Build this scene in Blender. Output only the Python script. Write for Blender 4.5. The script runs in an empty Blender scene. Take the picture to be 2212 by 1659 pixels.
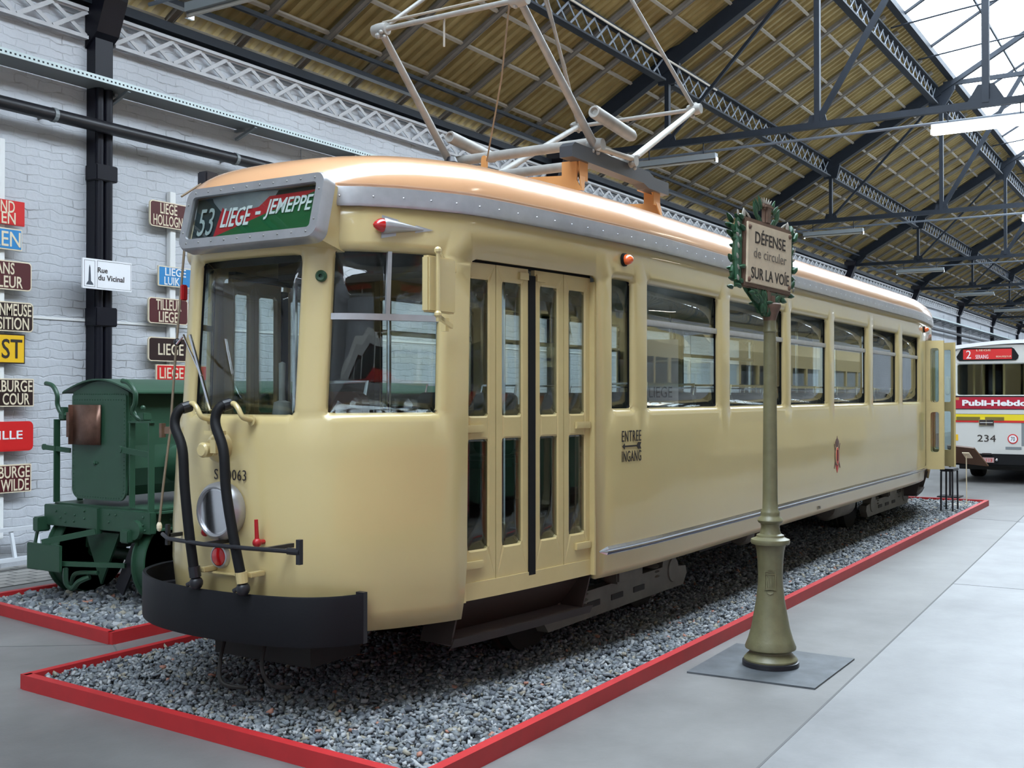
import bpy, bmesh, math, random
import numpy as np
from mathutils import Vector, Matrix
from mathutils.geometry import delaunay_2d_cdt

S = bpy.context.scene
COL = S.collection
random.seed(7)
rng = np.random.default_rng(7)

# ------------------------------------------------------------------ camera
cam_d = bpy.data.cameras.new('camera')
cam_d.sensor_fit = 'HORIZONTAL'
cam_d.sensor_width = 36.0
cam_d.lens = 36.0 * 2400.0 / 2212.0
cam_d.clip_start = 0.05
cam_d.clip_end = 400
cam = bpy.data.objects.new('camera', cam_d)
COL.objects.link(cam)
_pitch = math.atan((853 - 829.5) / 2400.0)
_yaw = math.atan((2605 - 1106) / 2400.0 * math.cos(_pitch))
cam.location = (0, 0, 1.7)
_fw = Vector((math.cos(_yaw) * math.cos(_pitch), math.sin(_yaw) * math.cos(_pitch), math.sin(_pitch)))
cam.rotation_euler = _fw.to_track_quat('-Z', 'Y').to_euler()
S.camera = cam

# ------------------------------------------------------------------ world, daylight
W = bpy.data.worlds.new('sky')
S.world = W
W.use_nodes = True
bg = W.node_tree.nodes['Background']
bg.inputs['Color'].default_value = (0.80, 0.90, 1.0, 1)
bg.inputs['Strength'].default_value = 12.0
S.view_settings.view_transform = 'Standard'
S.view_settings.look = 'None'
S.view_settings.gamma = 1.0
S.view_settings.use_curve_mapping = False
S.view_settings.exposure = 0.2
S.cycles.max_bounces = 10
S.cycles.diffuse_bounces = 6
S.cycles.glossy_bounces = 4
S.cycles.transparent_max_bounces = 16

def portal(name, c, sx, sy, rot):
    l = bpy.data.lights.new(name, 'AREA')
    l.shape = 'RECTANGLE'; l.size = sx; l.size_y = sy
    l.cycles.is_portal = True
    o = bpy.data.objects.new(name, l); COL.objects.link(o)
    o.location = c; o.rotation_euler = rot
    return o

# ------------------------------------------------------------------ materials
def mat(name, col, rough=0.5, metal=0.0, coat=0.0, noise=None, bump=None, spec=0.5, vary=0.0, island=0.0):
    m = bpy.data.materials.new(name); m.use_nodes = True
    nt = m.node_tree; b = nt.nodes['Principled BSDF']
    b.inputs['Base Color'].default_value = (*col, 1)
    b.inputs['Roughness'].default_value = rough
    b.inputs['Metallic'].default_value = metal
    b.inputs['Coat Weight'].default_value = coat
    b.inputs['Coat Roughness'].default_value = 0.06
    b.inputs['Specular IOR Level'].default_value = spec
    tc = nt.nodes.new('ShaderNodeTexCoord')
    if vary or noise:
        scale = noise or 3.0
        n = nt.nodes.new('ShaderNodeTexNoise'); n.inputs['Scale'].default_value = scale
        n.inputs['Detail'].default_value = 6; n.inputs['Roughness'].default_value = 0.6
        nt.links.new(tc.outputs['Object'], n.inputs['Vector'])
        r = nt.nodes.new('ShaderNodeValToRGB')
        r.color_ramp.elements[0].position = 0.3; r.color_ramp.elements[1].position = 0.7
        v = vary or 0.15
        r.color_ramp.elements[0].color = (*[c * (1 - v) for c in col], 1)
        r.color_ramp.elements[1].color = (*[min(1, c * (1 + v)) for c in col], 1)
        nt.links.new(n.outputs['Fac'], r.inputs['Fac'])
        nt.links.new(r.outputs['Color'], b.inputs['Base Color'])
    if bump:
        sc, st, dist = bump
        n2 = nt.nodes.new('ShaderNodeTexNoise'); n2.inputs['Scale'].default_value = sc
        n2.inputs['Detail'].default_value = 3
        nt.links.new(tc.outputs['Object'], n2.inputs['Vector'])
        bp = nt.nodes.new('ShaderNodeBump'); bp.inputs['Strength'].default_value = st
        bp.inputs['Distance'].default_value = dist
        nt.links.new(n2.outputs['Fac'], bp.inputs['Height'])
        nt.links.new(bp.outputs['Normal'], b.inputs['Normal'])
        if coat: nt.links.new(bp.outputs['Normal'], b.inputs['Coat Normal'])
    return m

def emis(name, col, s):
    m = bpy.data.materials.new(name); m.use_nodes = True
    nt = m.node_tree; b = nt.nodes['Principled BSDF']
    b.inputs['Base Color'].default_value = (*col, 1)
    b.inputs['Emission Color'].default_value = (*col, 1)
    b.inputs['Emission Strength'].default_value = s
    return m

def glass(name, tint=(0.85, 0.9, 0.88), ior=1.5, rough=0.0):
    m = bpy.data.materials.new(name); m.use_nodes = True
    nt = m.node_tree; nt.nodes.clear()
    out = nt.nodes.new('ShaderNodeOutputMaterial')
    mx = nt.nodes.new('ShaderNodeMixShader')
    fr = nt.nodes.new('ShaderNodeFresnel')
    # the same reflectance from either side of the thin pane (no total internal reflection)
    ge = nt.nodes.new('ShaderNodeNewGeometry'); mi = nt.nodes.new('ShaderNodeMath'); mi.operation = 'MULTIPLY_ADD'
    mi.inputs[1].default_value = 1.0/ior - ior; mi.inputs[2].default_value = ior
    nt.links.new(ge.outputs['Backfacing'], mi.inputs[0]); nt.links.new(mi.outputs[0], fr.inputs['IOR'])
    tr = nt.nodes.new('ShaderNodeBsdfTransparent'); tr.inputs['Color'].default_value = (*tint, 1)
    gl = nt.nodes.new('ShaderNodeBsdfGlossy'); gl.inputs['Roughness'].default_value = rough
    nt.links.new(fr.outputs[0], mx.inputs[0]); nt.links.new(tr.outputs[0], mx.inputs[1])
    nt.links.new(gl.outputs[0], mx.inputs[2]); nt.links.new(mx.outputs[0], out.inputs[0])
    return m

M = {}
M['cream'] = mat('cream_paint', (0.545, 0.43, 0.20), 0.32, coat=0.6, bump=(1.6, 0.25, 0.02), vary=0.03, noise=1.2)
M['cream_door'] = mat('cream_door_paint', (0.545, 0.43, 0.20), 0.4, coat=0.2, vary=0.05, noise=5)
M['orange'] = mat('orange_roof_paint', (0.66, 0.36, 0.19), 0.3, coat=1.0, bump=(2.0, 0.2, 0.02))
M['orange'].node_tree.nodes['Principled BSDF'].inputs['Coat IOR'].default_value = 2.1
M['orange'].node_tree.nodes['Principled BSDF'].inputs['Coat Roughness'].default_value = 0.14
M['orange_flat'] = mat('orange_bracket_paint', (0.46, 0.22, 0.07), 0.5, vary=0.05, noise=6)
M['alu'] = mat('brushed_aluminium', (0.47, 0.47, 0.49), 0.38, 0.75, vary=0.08, noise=12)
M['chrome'] = mat('chrome', (0.78, 0.79, 0.82), 0.12, 1.0)
M['steel'] = mat('worn_grey_steel', (0.235, 0.23, 0.215), 0.55, 0.1, vary=0.15, noise=9)
M['black'] = mat('black_paint', (0.014, 0.014, 0.018), 0.38)
M['rubber'] = mat('black_rubber', (0.007, 0.007, 0.008), 0.6, spec=0.2)
M['bumper'] = mat('bumper_black', (0.008, 0.008, 0.010), 0.5, bump=(60, 0.15, 0.003), spec=0.2)
M['iron'] = mat('dark_blue_iron', (0.011, 0.015, 0.022), 0.55, spec=0.25, vary=0.2, noise=4)
M['iron_black'] = mat('black_iron_column', (0.006, 0.006, 0.011), 0.4, spec=0.25)
M['lattice'] = mat('grey_blue_lattice', (0.12, 0.14, 0.17), 0.5, vary=0.15, noise=4)
M['lattice_white'] = mat('white_painted_lattice', (0.47, 0.47, 0.48), 0.6, vary=0.06, noise=8)
M['rafter'] = mat('grey_rafter', (0.15, 0.135, 0.115), 0.65, vary=0.12, noise=6)
M['batten'] = mat('pale_batten', (0.30, 0.27, 0.225), 0.65, vary=0.08, noise=6)
M['brown'] = mat('brown_step_steel', (0.045, 0.030, 0.024), 0.45, vary=0.1, noise=8)
M['tread'] = mat('brown_tread', (0.13, 0.10, 0.095), 0.5, bump=(180, 0.4, 0.004))
M['bogie'] = mat('bogie_grey', (0.13, 0.12, 0.095), 0.55, vary=0.2, noise=7)
M['dark'] = mat('underframe_dark', (0.02, 0.018, 0.016), 0.7)
M['red'] = mat('red_paint', (0.40, 0.012, 0.016), 0.4)
M['redkerb'] = mat('red_kerb_paint', (0.42, 0.018, 0.021), 0.5, vary=0.08, noise=9)
M['green'] = mat('green_paint', (0.022, 0.066, 0.036), 0.42, vary=0.08, noise=5)
M['green_dark'] = mat('dark_green_paint', (0.016, 0.06, 0.03), 0.45)
M['olive'] = mat('olive_post_paint', (0.14, 0.130, 0.068), 0.42, vary=0.14, noise=14, bump=(60, 0.25, 0.003))
M['leafgreen'] = mat('dark_green_enamel', (0.014, 0.062, 0.026), 0.38, vary=0.25, noise=30)
M['castbrown'] = mat('rusty_cast_brown', (0.13, 0.075, 0.05), 0.55, vary=0.2, noise=25)
M['castpale'] = mat('weathered_grey_cast', (0.30, 0.28, 0.24), 0.55, vary=0.2, noise=25)
M['plate_cream'] = mat('aged_cream_plate', (0.60, 0.50, 0.36), 0.5, vary=0.1, noise=14)
M['steelplate'] = mat('dark_floor_plate', (0.085, 0.095, 0.105), 0.5, 0.3, vary=0.35, noise=5)
M['white'] = mat('white_paint', (0.72, 0.72, 0.71), 0.45)
M['sign_white'] = mat('white_enamel', (0.80, 0.80, 0.82), 0.35)
M['sign_red'] = mat('red_enamel', (0.60, 0.02, 0.02), 0.35)
M['sign_blue'] = mat('blue_enamel', (0.03, 0.22, 0.50), 0.35)
M['sign_maroon'] = mat('maroon_enamel', (0.085, 0.017, 0.02), 0.35)
M['sign_dark'] = mat('blackish_brown_enamel', (0.028, 0.013, 0.012), 0.35)
M['sign_yellow'] = mat('yellow_enamel', (0.80, 0.47, 0.02), 0.35)
M['ink'] = mat('dark_lettering', (0.022, 0.014, 0.012), 0.5)
M['letter_cream'] = mat('cream_lettering', (0.72, 0.62, 0.45), 0.5)
M['letter_white'] = mat('white_lettering', (0.78, 0.78, 0.78), 0.5)
M['disp_black'] = mat('display_black', (0.03, 0.04, 0.045), 0.4)
M['disp_green'] = mat('display_green', (0.012, 0.11, 0.035), 0.4)
M['disp_red'] = mat('display_red', (0.50, 0.02, 0.03), 0.4)
M['lens_red'] = mat('red_lens', (0.45, 0.008, 0.01), 0.12, coat=1)
M['lens_orange'] = mat('orange_lens', (0.80, 0.12, 0.02), 0.18, coat=1)
M['rope'] = mat('hemp_rope', (0.20, 0.15, 0.10), 0.9)
M['copper'] = mat('bare_copper_brown', (0.16, 0.085, 0.06), 0.35, 0.6, vary=0.3, noise=10)
M['interior'] = mat('interior_brown_wood', (0.035, 0.022, 0.015), 0.5)
M['int_cream'] = mat('interior_cream_ceiling', (0.30, 0.25, 0.15), 0.5)
M['seat'] = mat('brown_seat_leather', (0.10, 0.025, 0.015), 0.4)
M['seat_green'] = mat('green_seat_leather', (0.02, 0.05, 0.04), 0.4)
M['glass'] = glass('window_glass', (0.88, 0.92, 0.91), 1.62)
M['roofglass'] = glass('skylight_glass', (0.95, 0.98, 1.0), 1.3)
M['lensglass'] = glass('headlight_glass', (0.95, 0.95, 0.95), 1.5)
M['tube_on'] = emis('lit_tube', (1.0, 0.93, 0.80), 14.0)
M['tube_off'] = mat('unlit_tube', (0.38, 0.36, 0.31), 0.4)
M['fixture'] = mat('grey_fixture', (0.19, 0.21, 0.22), 0.45)
M['ladder'] = mat('ladder_aluminium', (0.66, 0.68, 0.71), 0.4, 0.2)
M['buswhite'] = mat('bus_white', (0.60, 0.59, 0.56), 0.3, coat=0.3)
M['wood_board'] = mat('brown_board', (0.10, 0.045, 0.022), 0.5)
M['concrete_kerb'] = mat('grey_stone', (0.2, 0.2, 0.2), 0.8)
M['cloud_blue'] = mat('tag_grey', (0.25, 0.27, 0.28), 0.5)

def stone_mat():
    m = bpy.data.materials.new('ballast_stone'); m.use_nodes = True
    nt = m.node_tree; b = nt.nodes['Principled BSDF']; b.inputs['Roughness'].default_value = 0.75
    g = nt.nodes.new('ShaderNodeNewGeometry')
    r = nt.nodes.new('ShaderNodeValToRGB')
    cr = r.color_ramp; cr.interpolation = 'CONSTANT'
    cols = [(0, (.09, .10, .115)), (.22, (.15, .168, .182)), (.45, (.21, .225, .24)), (.62, (.17, .18, .18)), (.78, (.32, .33, .335)), (.93, (.25, .23, .18)), (.992, (.36, .17, .12))]
    cr.elements[0].position = 0; cr.elements[0].color = (*cols[0][1], 1)
    cr.elements[1].position = cols[1][0]; cr.elements[1].color = (*cols[1][1], 1)
    for p, c in cols[2:]:
        e = cr.elements.new(p); e.color = (*c, 1)
    nt.links.new(g.outputs['Random Per Island'], r.inputs['Fac'])
    nt.links.new(r.outputs['Color'], b.inputs['Base Color'])
    return m
M['stone'] = stone_mat()

def brick_mat():
    m = bpy.data.materials.new('white_painted_brick'); m.use_nodes = True
    nt = m.node_tree; b = nt.nodes['Principled BSDF']; b.inputs['Roughness'].default_value = 0.55
    tc = nt.nodes.new('ShaderNodeTexCoord'); mp = nt.nodes.new('ShaderNodeMapping')
    mp.inputs['Rotation'].default_value = (math.pi / 2, 0, 0)
    nt.links.new(tc.outputs['Object'], mp.inputs['Vector'])
    nz = nt.nodes.new('ShaderNodeTexNoise'); nz.inputs['Scale'].default_value = 5
    nt.links.new(tc.outputs['Object'], nz.inputs['Vector'])
    ad = nt.nodes.new('ShaderNodeMixRGB'); ad.blend_type = 'ADD'; ad.inputs[0].default_value = 0.09
    nt.links.new(mp.outputs[0], ad.inputs[1]); nt.links.new(nz.outputs['Color'], ad.inputs[2])
    br = nt.nodes.new('ShaderNodeTexBrick')
    br.inputs['Scale'].default_value = 1.0
    br.inputs['Brick Width'].default_value = 0.27; br.inputs['Row Height'].default_value = 0.088
    br.inputs['Mortar Size'].default_value = 0.008; br.inputs['Mortar Smooth'].default_value = 0.6
    br.inputs['Color1'].default_value = (1, 1, 1, 1); br.inputs['Color2'].default_value = (0.8, 0.8, 0.8, 1)
    br.inputs['Mortar'].default_value = (0, 0, 0, 1)
    nt.links.new(ad.outputs[0], br.inputs['Vector'])
    n2 = nt.nodes.new('ShaderNodeTexNoise'); n2.inputs['Scale'].default_value = 3.3; n2.inputs['Detail'].default_value = 8
    nt.links.new(tc.outputs['Object'], n2.inputs['Vector'])
    # mortar shows as darker only where paint is thin
    rp = nt.nodes.new('ShaderNodeValToRGB'); rp.color_ramp.elements[0].position = 0.52; rp.color_ramp.elements[1].position = 0.68
    nt.links.new(n2.outputs['Fac'], rp.inputs['Fac'])
    mm = nt.nodes.new('ShaderNodeMath'); mm.operation = 'MULTIPLY'
    nt.links.new(br.outputs['Fac'], mm.inputs[0]); nt.links.new(rp.outputs['Color'], mm.inputs[1])
    mc = nt.nodes.new('ShaderNodeMixRGB')
    mc.inputs[1].default_value = (0.50, 0.515, 0.545, 1); mc.inputs[2].default_value = (0.27, 0.265, 0.27, 1)
    nt.links.new(mm.outputs[0], mc.inputs[0])
    n3 = nt.nodes.new('ShaderNodeTexNoise'); n3.inputs['Scale'].default_value = 0.9; n3.inputs['Detail'].default_value = 5
    nt.links.new(tc.outputs['Object'], n3.inputs['Vector'])
    r3 = nt.nodes.new('ShaderNodeMapRange'); r3.inputs[1].default_value = 0.3; r3.inputs[2].default_value = 0.7
    r3.inputs[3].default_value = 0.86; r3.inputs[4].default_value = 1.05
    nt.links.new(n3.outputs['Fac'], r3.inputs[0])
    ml = nt.nodes.new('ShaderNodeMixRGB'); ml.blend_type = 'MULTIPLY'; ml.inputs[0].default_value = 1
    nt.links.new(mc.outputs[0], ml.inputs[1]); nt.links.new(r3.outputs[0], ml.inputs[2])
    nt.links.new(ml.outputs[0], b.inputs['Base Color'])
    n4 = nt.nodes.new('ShaderNodeTexNoise'); n4.inputs['Scale'].default_value = 18; n4.inputs['Detail'].default_value = 4
    nt.links.new(tc.outputs['Object'], n4.inputs['Vector'])
    sm = nt.nodes.new('ShaderNodeMath'); sm.operation = 'MULTIPLY_ADD'; sm.inputs[1].default_value = -1.0
    nt.links.new(br.outputs['Fac'], sm.inputs[0]); nt.links.new(n4.outputs['Fac'], sm.inputs[2])
    bp = nt.nodes.new('ShaderNodeBump'); bp.inputs['Strength'].default_value = 0.55; bp.inputs['Distance'].default_value = 0.010
    nt.links.new(sm.outputs[0], bp.inputs['Height']); nt.links.new(bp.outputs['Normal'], b.inputs['Normal'])
    return m
M['brick'] = brick_mat()

def board_mat():
    # corrugated yellow-brown sheets, ridges run down the slope (along local Y), period 0.2 m along X
    m = bpy.data.materials.new('corrugated_roof_boards'); m.use_nodes = True
    nt = m.node_tree; b = nt.nodes['Principled BSDF']; b.inputs['Roughness'].default_value = 0.7
    tc = nt.nodes.new('ShaderNodeTexCoord')
    n = nt.nodes.new('ShaderNodeTexNoise'); n.inputs['Scale'].default_value = 2.2; n.inputs['Detail'].default_value = 6
    nt.links.new(tc.outputs['Object'], n.inputs['Vector'])
    r = nt.nodes.new('ShaderNodeValToRGB'); r.color_ramp.elements[0].position = .3; r.color_ramp.elements[1].position = .7
    r.color_ramp.elements[0].color = (0.225, 0.160, 0.054, 1); r.color_ramp.elements[1].color = (0.31, 0.235, 0.092, 1)
    nt.links.new(n.outputs['Fac'], r.inputs['Fac']); nt.links.new(r.outputs['Color'], b.inputs['Base Color'])
    return m
M['boards'] = board_mat()

def floor_mat():
    m = bpy.data.materials.new('concrete_floor'); m.use_nodes = True
    nt = m.node_tree; b = nt.nodes['Principled BSDF']
    tc = nt.nodes.new('ShaderNodeTexCoord')
    n = nt.nodes.new('ShaderNodeTexNoise'); n.inputs['Scale'].default_value = 0.8; n.inputs['Detail'].default_value = 9; n.inputs['Roughness'].default_value = 0.65
    nt.links.new(tc.outputs['Object'], n.inputs['Vector'])
    r = nt.nodes.new('ShaderNodeValToRGB'); r.color_ramp.elements[0].position = .3; r.color_ramp.elements[1].position = .72
    r.color_ramp.elements[0].color = (0.105, 0.103, 0.101, 1); r.color_ramp.elements[1].color = (0.195, 0.192, 0.187, 1)
    nt.links.new(n.outputs['Fac'], r.inputs['Fac'])
    # the slab beyond the joint (Y below the joint) is a paler pour
    sp = nt.nodes.new('ShaderNodeSeparateXYZ'); nt.links.new(tc.outputs['Object'], sp.inputs[0])
    ma = nt.nodes.new('ShaderNodeMath'); ma.operation = 'MULTIPLY_ADD'; ma.inputs[1].default_value = 0.036; ma.inputs[2].default_value = 1.565
    nt.links.new(sp.outputs['X'], ma.inputs[0])
    lt = nt.nodes.new('ShaderNodeMath'); lt.operation = 'LESS_THAN'
    nt.links.new(sp.outputs['Y'], lt.inputs[0]); nt.links.new(ma.outputs[0], lt.inputs[1])
    mx = nt.nodes.new('ShaderNodeMixRGB'); mx.blend_type = 'MULTIPLY'; mx.inputs[2].default_value = (1.30, 1.33, 1.38, 1)
    nt.links.new(lt.outputs[0], mx.inputs[0]); nt.links.new(r.outputs['Color'], mx.inputs[1])
    # stains
    n2 = nt.nodes.new('ShaderNodeTexNoise'); n2.inputs['Scale'].default_value = 0.35; n2.inputs['Detail'].default_value = 4
    nt.links.new(tc.outputs['Object'], n2.inputs['Vector'])
    r2 = nt.nodes.new('ShaderNodeMapRange'); r2.inputs[1].default_value = .35; r2.inputs[2].default_value = .65
    r2.inputs[3].default_value = .85; r2.inputs[4].default_value = 1.1
    nt.links.new(n2.outputs['Fac'], r2.inputs[0])
    m2 = nt.nodes.new('ShaderNodeMixRGB'); m2.blend_type = 'MULTIPLY'; m2.inputs[0].default_value = 1
    nt.links.new(mx.outputs[0], m2.inputs[1]); nt.links.new(r2.outputs[0], m2.inputs[2])
    nt.links.new(m2.outputs[0], b.inputs['Base Color'])
    b.inputs['Roughness'].default_value = 0.5
    n3 = nt.nodes.new('ShaderNodeTexNoise'); n3.inputs['Scale'].default_value = 40; n3.inputs['Detail'].default_value = 5
    nt.links.new(tc.outputs['Object'], n3.inputs['Vector'])
    bp = nt.nodes.new('ShaderNodeBump'); bp.inputs['Strength'].default_value = 0.15; bp.inputs['Distance'].default_value = 0.004
    nt.links.new(n3.outputs['Fac'], bp.inputs['Height']); nt.links.new(bp.outputs['Normal'], b.inputs['Normal'])
    return m
M['floor'] = floor_mat()

def cobble_mat():
    m = bpy.data.materials.new('cobble_setts'); m.use_nodes = True
    nt = m.node_tree; b = nt.nodes['Principled BSDF']; b.inputs['Roughness'].default_value = 0.65
    tc = nt.nodes.new('ShaderNodeTexCoord')
    br = nt.nodes.new('ShaderNodeTexBrick'); br.inputs['Scale'].default_value = 1
    br.inputs['Brick Width'].default_value = 0.22; br.inputs['Row Height'].default_value = 0.15
    br.inputs['Mortar Size'].default_value = 0.012; br.inputs['Mortar Smooth'].default_value = 0.3
    br.inputs['Color1'].default_value = (.22, .215, .20, 1); br.inputs['Color2'].default_value = (.30, .29, .27, 1)
    br.inputs['Mortar'].default_value = (.07, .07, .065, 1)
    nt.links.new(tc.outputs['Object'], br.inputs['Vector']); nt.links.new(br.outputs['Color'], b.inputs['Base Color'])
    bp = nt.nodes.new('ShaderNodeBump'); bp.invert = True; bp.inputs['Strength'].default_value = 0.6; bp.inputs['Distance'].default_value = 0.01
    nt.links.new(br.outputs['Fac'], bp.inputs['Height']); nt.links.new(bp.outputs['Normal'], b.inputs['Normal'])
    return m
M['cobble'] = cobble_mat()

# ------------------------------------------------------------------ objects and tags
def tag(o, label=None, cat=None, group=None, kind=None):
    if label: o['label'] = label
    if cat: o['category'] = cat
    if group: o['group'] = group
    if kind: o['kind'] = kind
    return o

def thing(name, label, cat, loc=(0, 0, 0), rz=0.0, group=None):
    o = bpy.data.objects.new(name, None); COL.objects.link(o)
    o.empty_display_size = 0.2
    o.location = loc; o.rotation_euler = (0, 0, rz)
    return tag(o, label, cat, group)

class MB:
    def __init__(s): s.v = []; s.f = []
    def add(s, vs, fs):
        n = len(s.v); s.v += [tuple(p) for p in vs]; s.f += [tuple(i + n for i in f) for f in fs]; return s
    def box(s, x0, x1, y0, y1, z0, z1):
        return s.add([(x0,y0,z0),(x1,y0,z0),(x1,y1,z0),(x0,y1,z0),(x0,y0,z1),(x1,y0,z1),(x1,y1,z1),(x0,y1,z1)],
                     [(0,3,2,1),(4,5,6,7),(0,1,5,4),(1,2,6,5),(2,3,7,6),(3,0,4,7)])
    def bbox(s, x0, x1, y0, y1, z0, z1, b=0.01):
        bm = bmesh.new()
        bmesh.ops.create_cube(bm, size=1)
        for v in bm.verts:
            v.co = Vector(((x0+x1)/2 + v.co.x*(x1-x0), (y0+y1)/2 + v.co.y*(y1-y0), (z0+z1)/2 + v.co.z*(z1-z0)))
        bmesh.ops.bevel(bm, geom=bm.edges[:], offset=b, segments=2, affect='EDGES')
        bm.verts.index_update()
        s.add([v.co[:] for v in bm.verts], [[v.index for v in f.verts] for f in bm.faces]); bm.free(); return s
    def bar(s, p, q, w, h, up=(0, 0, 1)):
        p = Vector(p); q = Vector(q); d = (q - p).normalized(); u = Vector(up)
        a = d.cross(u)
        if a.length < 1e-4: a = d.cross(Vector((0, 1, 0)))
        a.normalize(); u = a.cross(d).normalized(); a *= w / 2; u *= h / 2
        return s.add([p-a-u, p+a-u, p+a+u, p-a+u, q-a-u, q+a-u, q+a+u, q-a+u],
                     [(0,1,2,3),(7,6,5,4),(0,4,5,1),(1,5,6,2),(2,6,7,3),(3,7,4,0)])
    def tube(s, pts, r, n=10, caps=True):
        pts = [Vector(p) for p in pts]; rs = r if isinstance(r, (list, tuple)) else [r] * len(pts)
        rings = []; prev = None
        for i, p in enumerate(pts):
            if i == 0: d = pts[1] - p
            elif i == len(pts) - 1: d = p - pts[i-1]
            else: d = (pts[i+1] - p).normalized() + (p - pts[i-1]).normalized()
            d.normalize()
            if prev is None:
                a = d.cross(Vector((0, 0, 1)))
                if a.length < 1e-3: a = d.cross(Vector((1, 0, 0)))
            else:
                a = prev - d * prev.dot(d)
            a.normalize(); prev = a.copy(); b = d.cross(a)
            rings.append([p + (a * math.cos(t) + b * math.sin(t)) * rs[i] for t in [2*math.pi*k/n for k in range(n)]])
        vs = [v for rg in rings for v in rg]; fs = []
        for i in range(len(rings) - 1):
            for k in range(n):
                fs.append((i*n+k, i*n+(k+1) % n, (i+1)*n+(k+1) % n, (i+1)*n+k))
        if caps:
            fs.append(tuple(range(n-1, -1, -1))); fs.append(tuple((len(rings)-1)*n + k for k in range(n)))
        return s.add(vs, fs)
    def lathe(s, prof, c=(0, 0, 0), axis='Z', n=24, flat=None):
        # prof: list of (r, h)
        vs = []; fs = []
        c = Vector(c)
        for r, h in prof:
            for k in range(n):
                t = 2 * math.pi * k / n
                a, b = r * math.cos(t), r * math.sin(t)
                if axis == 'Z': v = Vector((a, b, h))
                elif axis == 'X': v = Vector((h, a, b))
                elif axis == 'Y': v = Vector((a, h, -b))
                else: v = axis @ Vector((a, b, h))
                vs.append(c + v)
        m = len(prof)
        for i in range(m - 1):
            for k in range(n):
                fs.append((i*n+k, i*n+(k+1) % n, (i+1)*n+(k+1) % n, (i+1)*n+k))
        if prof[0][0] > 1e-5: fs.append(tuple(range(n-1, -1, -1)))
        if prof[-1][0] > 1e-5: fs.append(tuple((m-1)*n + k for k in range(n)))
        return s.add(vs, fs)
    def prism(s, poly, d0, d1, plane='YZ'):
        # poly in the plane's two axes, extruded between d0 and d1 on the third
        def P(a, b, d):
            return {'YZ': (d, a, b), 'XZ': (a, d, b), 'XY': (a, b, d)}[plane]
        n = len(poly)
        vs = [P(a, b, d0) for a, b in poly] + [P(a, b, d1) for a, b in poly]
        fs = [tuple(range(n)), tuple(range(2*n-1, n-1, -1))] + [(i, i+n, (i+1) % n + n, (i+1) % n) for i in range(n)]
        return s.add(vs, fs)
    def sphere(s, c, r, n=12, sc=(1, 1, 1)):
        prof = [(max(1e-6, math.sin(math.pi*i/(n//2+1))), -math.cos(math.pi*i/(n//2+1))) for i in range(n//2+2)]
        vs = []; fs = []; m = len(prof)
        for a, h in prof:
            for k in range(n):
                t = 2*math.pi*k/n
                vs.append((c[0]+r*sc[0]*a*math.cos(t), c[1]+r*sc[1]*a*math.sin(t), c[2]+r*sc[2]*h))
        for i in range(m-1):
            for k in range(n): fs.append((i*n+k, i*n+(k+1) % n, (i+1)*n+(k+1) % n, (i+1)*n+k))
        return s.add(vs, fs)
    def build(s, name, m, parent=None, smooth=False, label=None, fix=True):
        me = bpy.data.meshes.new(name)
        me.from_pydata([tuple(v) for v in s.v], [], s.f)
        if fix:
            bm = bmesh.new(); bm.from_mesh(me)
            bmesh.ops.recalc_face_normals(bm, faces=bm.faces[:]); bm.to_mesh(me); bm.free()
        if smooth:
            me.polygons.foreach_set('use_smooth', [True] * len(me.polygons))
            try: me.set_sharp_from_angle(angle=math.radians(38))
            except Exception: pass
        me.materials.append(m if not isinstance(m, str) else M[m])
        o = bpy.data.objects.new(name, me); COL.objects.link(o)
        if parent is not None: o.parent = parent
        if label: o['label'] = label
        return o

def struct(name, mb, m, parent=None, **k):
    o = mb.build(name, m, parent, **k)
    if parent is None: o['kind'] = 'structure'
    return o

def copy_tree(o, parent=None):
    c = o.copy(); COL.objects.link(c)
    if parent is not None: c.parent = parent
    for ch in o.children: copy_tree(ch, c)
    return c

def text_mesh(txt, size, depth=0.004, xs=1.0, align='CENTER', spacing=1.0, shear=0.0, offset=0.0):
    cu = bpy.data.curves.new('t', 'FONT'); cu.body = txt; cu.size = size; cu.extrude = depth / 2
    cu.align_x = align; cu.align_y = 'CENTER'; cu.space_character = spacing; cu.shear = shear; cu.offset = offset
    cu.resolution_u = 3
    o = bpy.data.objects.new('t', cu); COL.objects.link(o)
    bpy.context.view_layer.update()
    me = bpy.data.meshes.new_from_object(o.evaluated_get(bpy.context.evaluated_depsgraph_get()))
    COL.objects.unlink(o); bpy.data.objects.remove(o)
    for v in me.vertices: v.co.x *= xs
    return me

def text(txt, size, c, right, up, m, parent, name='lettering', fit=None, **k):
    """flat lettering centred at c; right/up are world directions; fit = (width, height) box to fill"""
    me = text_mesh(txt, size, **k)
    r = Vector(right).normalized(); u = Vector(up).normalized(); n = r.cross(u)
    if fit:
        xs = [v.co.x for v in me.vertices]; ys = [v.co.y for v in me.vertices]
        cx, cy = (min(xs)+max(xs))/2, (min(ys)+max(ys))/2
        fx = fit[0]/(max(xs)-min(xs)) if fit[0] else None; fy = fit[1]/(max(ys)-min(ys)) if fit[1] else None
        fx = fx or fy; fy = fy or fx
        for v in me.vertices: v.co.x = (v.co.x-cx)*fx; v.co.y = (v.co.y-cy)*fy
    for v in me.vertices:
        v.co = Vector(c) + r*v.co.x + u*v.co.y + n*v.co.z
    me.name = name
    me.materials.append(M[m] if isinstance(m, str) else m)
    o = bpy.data.objects.new(name, me); COL.objects.link(o)
    if parent is not None: o.parent = parent
    return o

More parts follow.
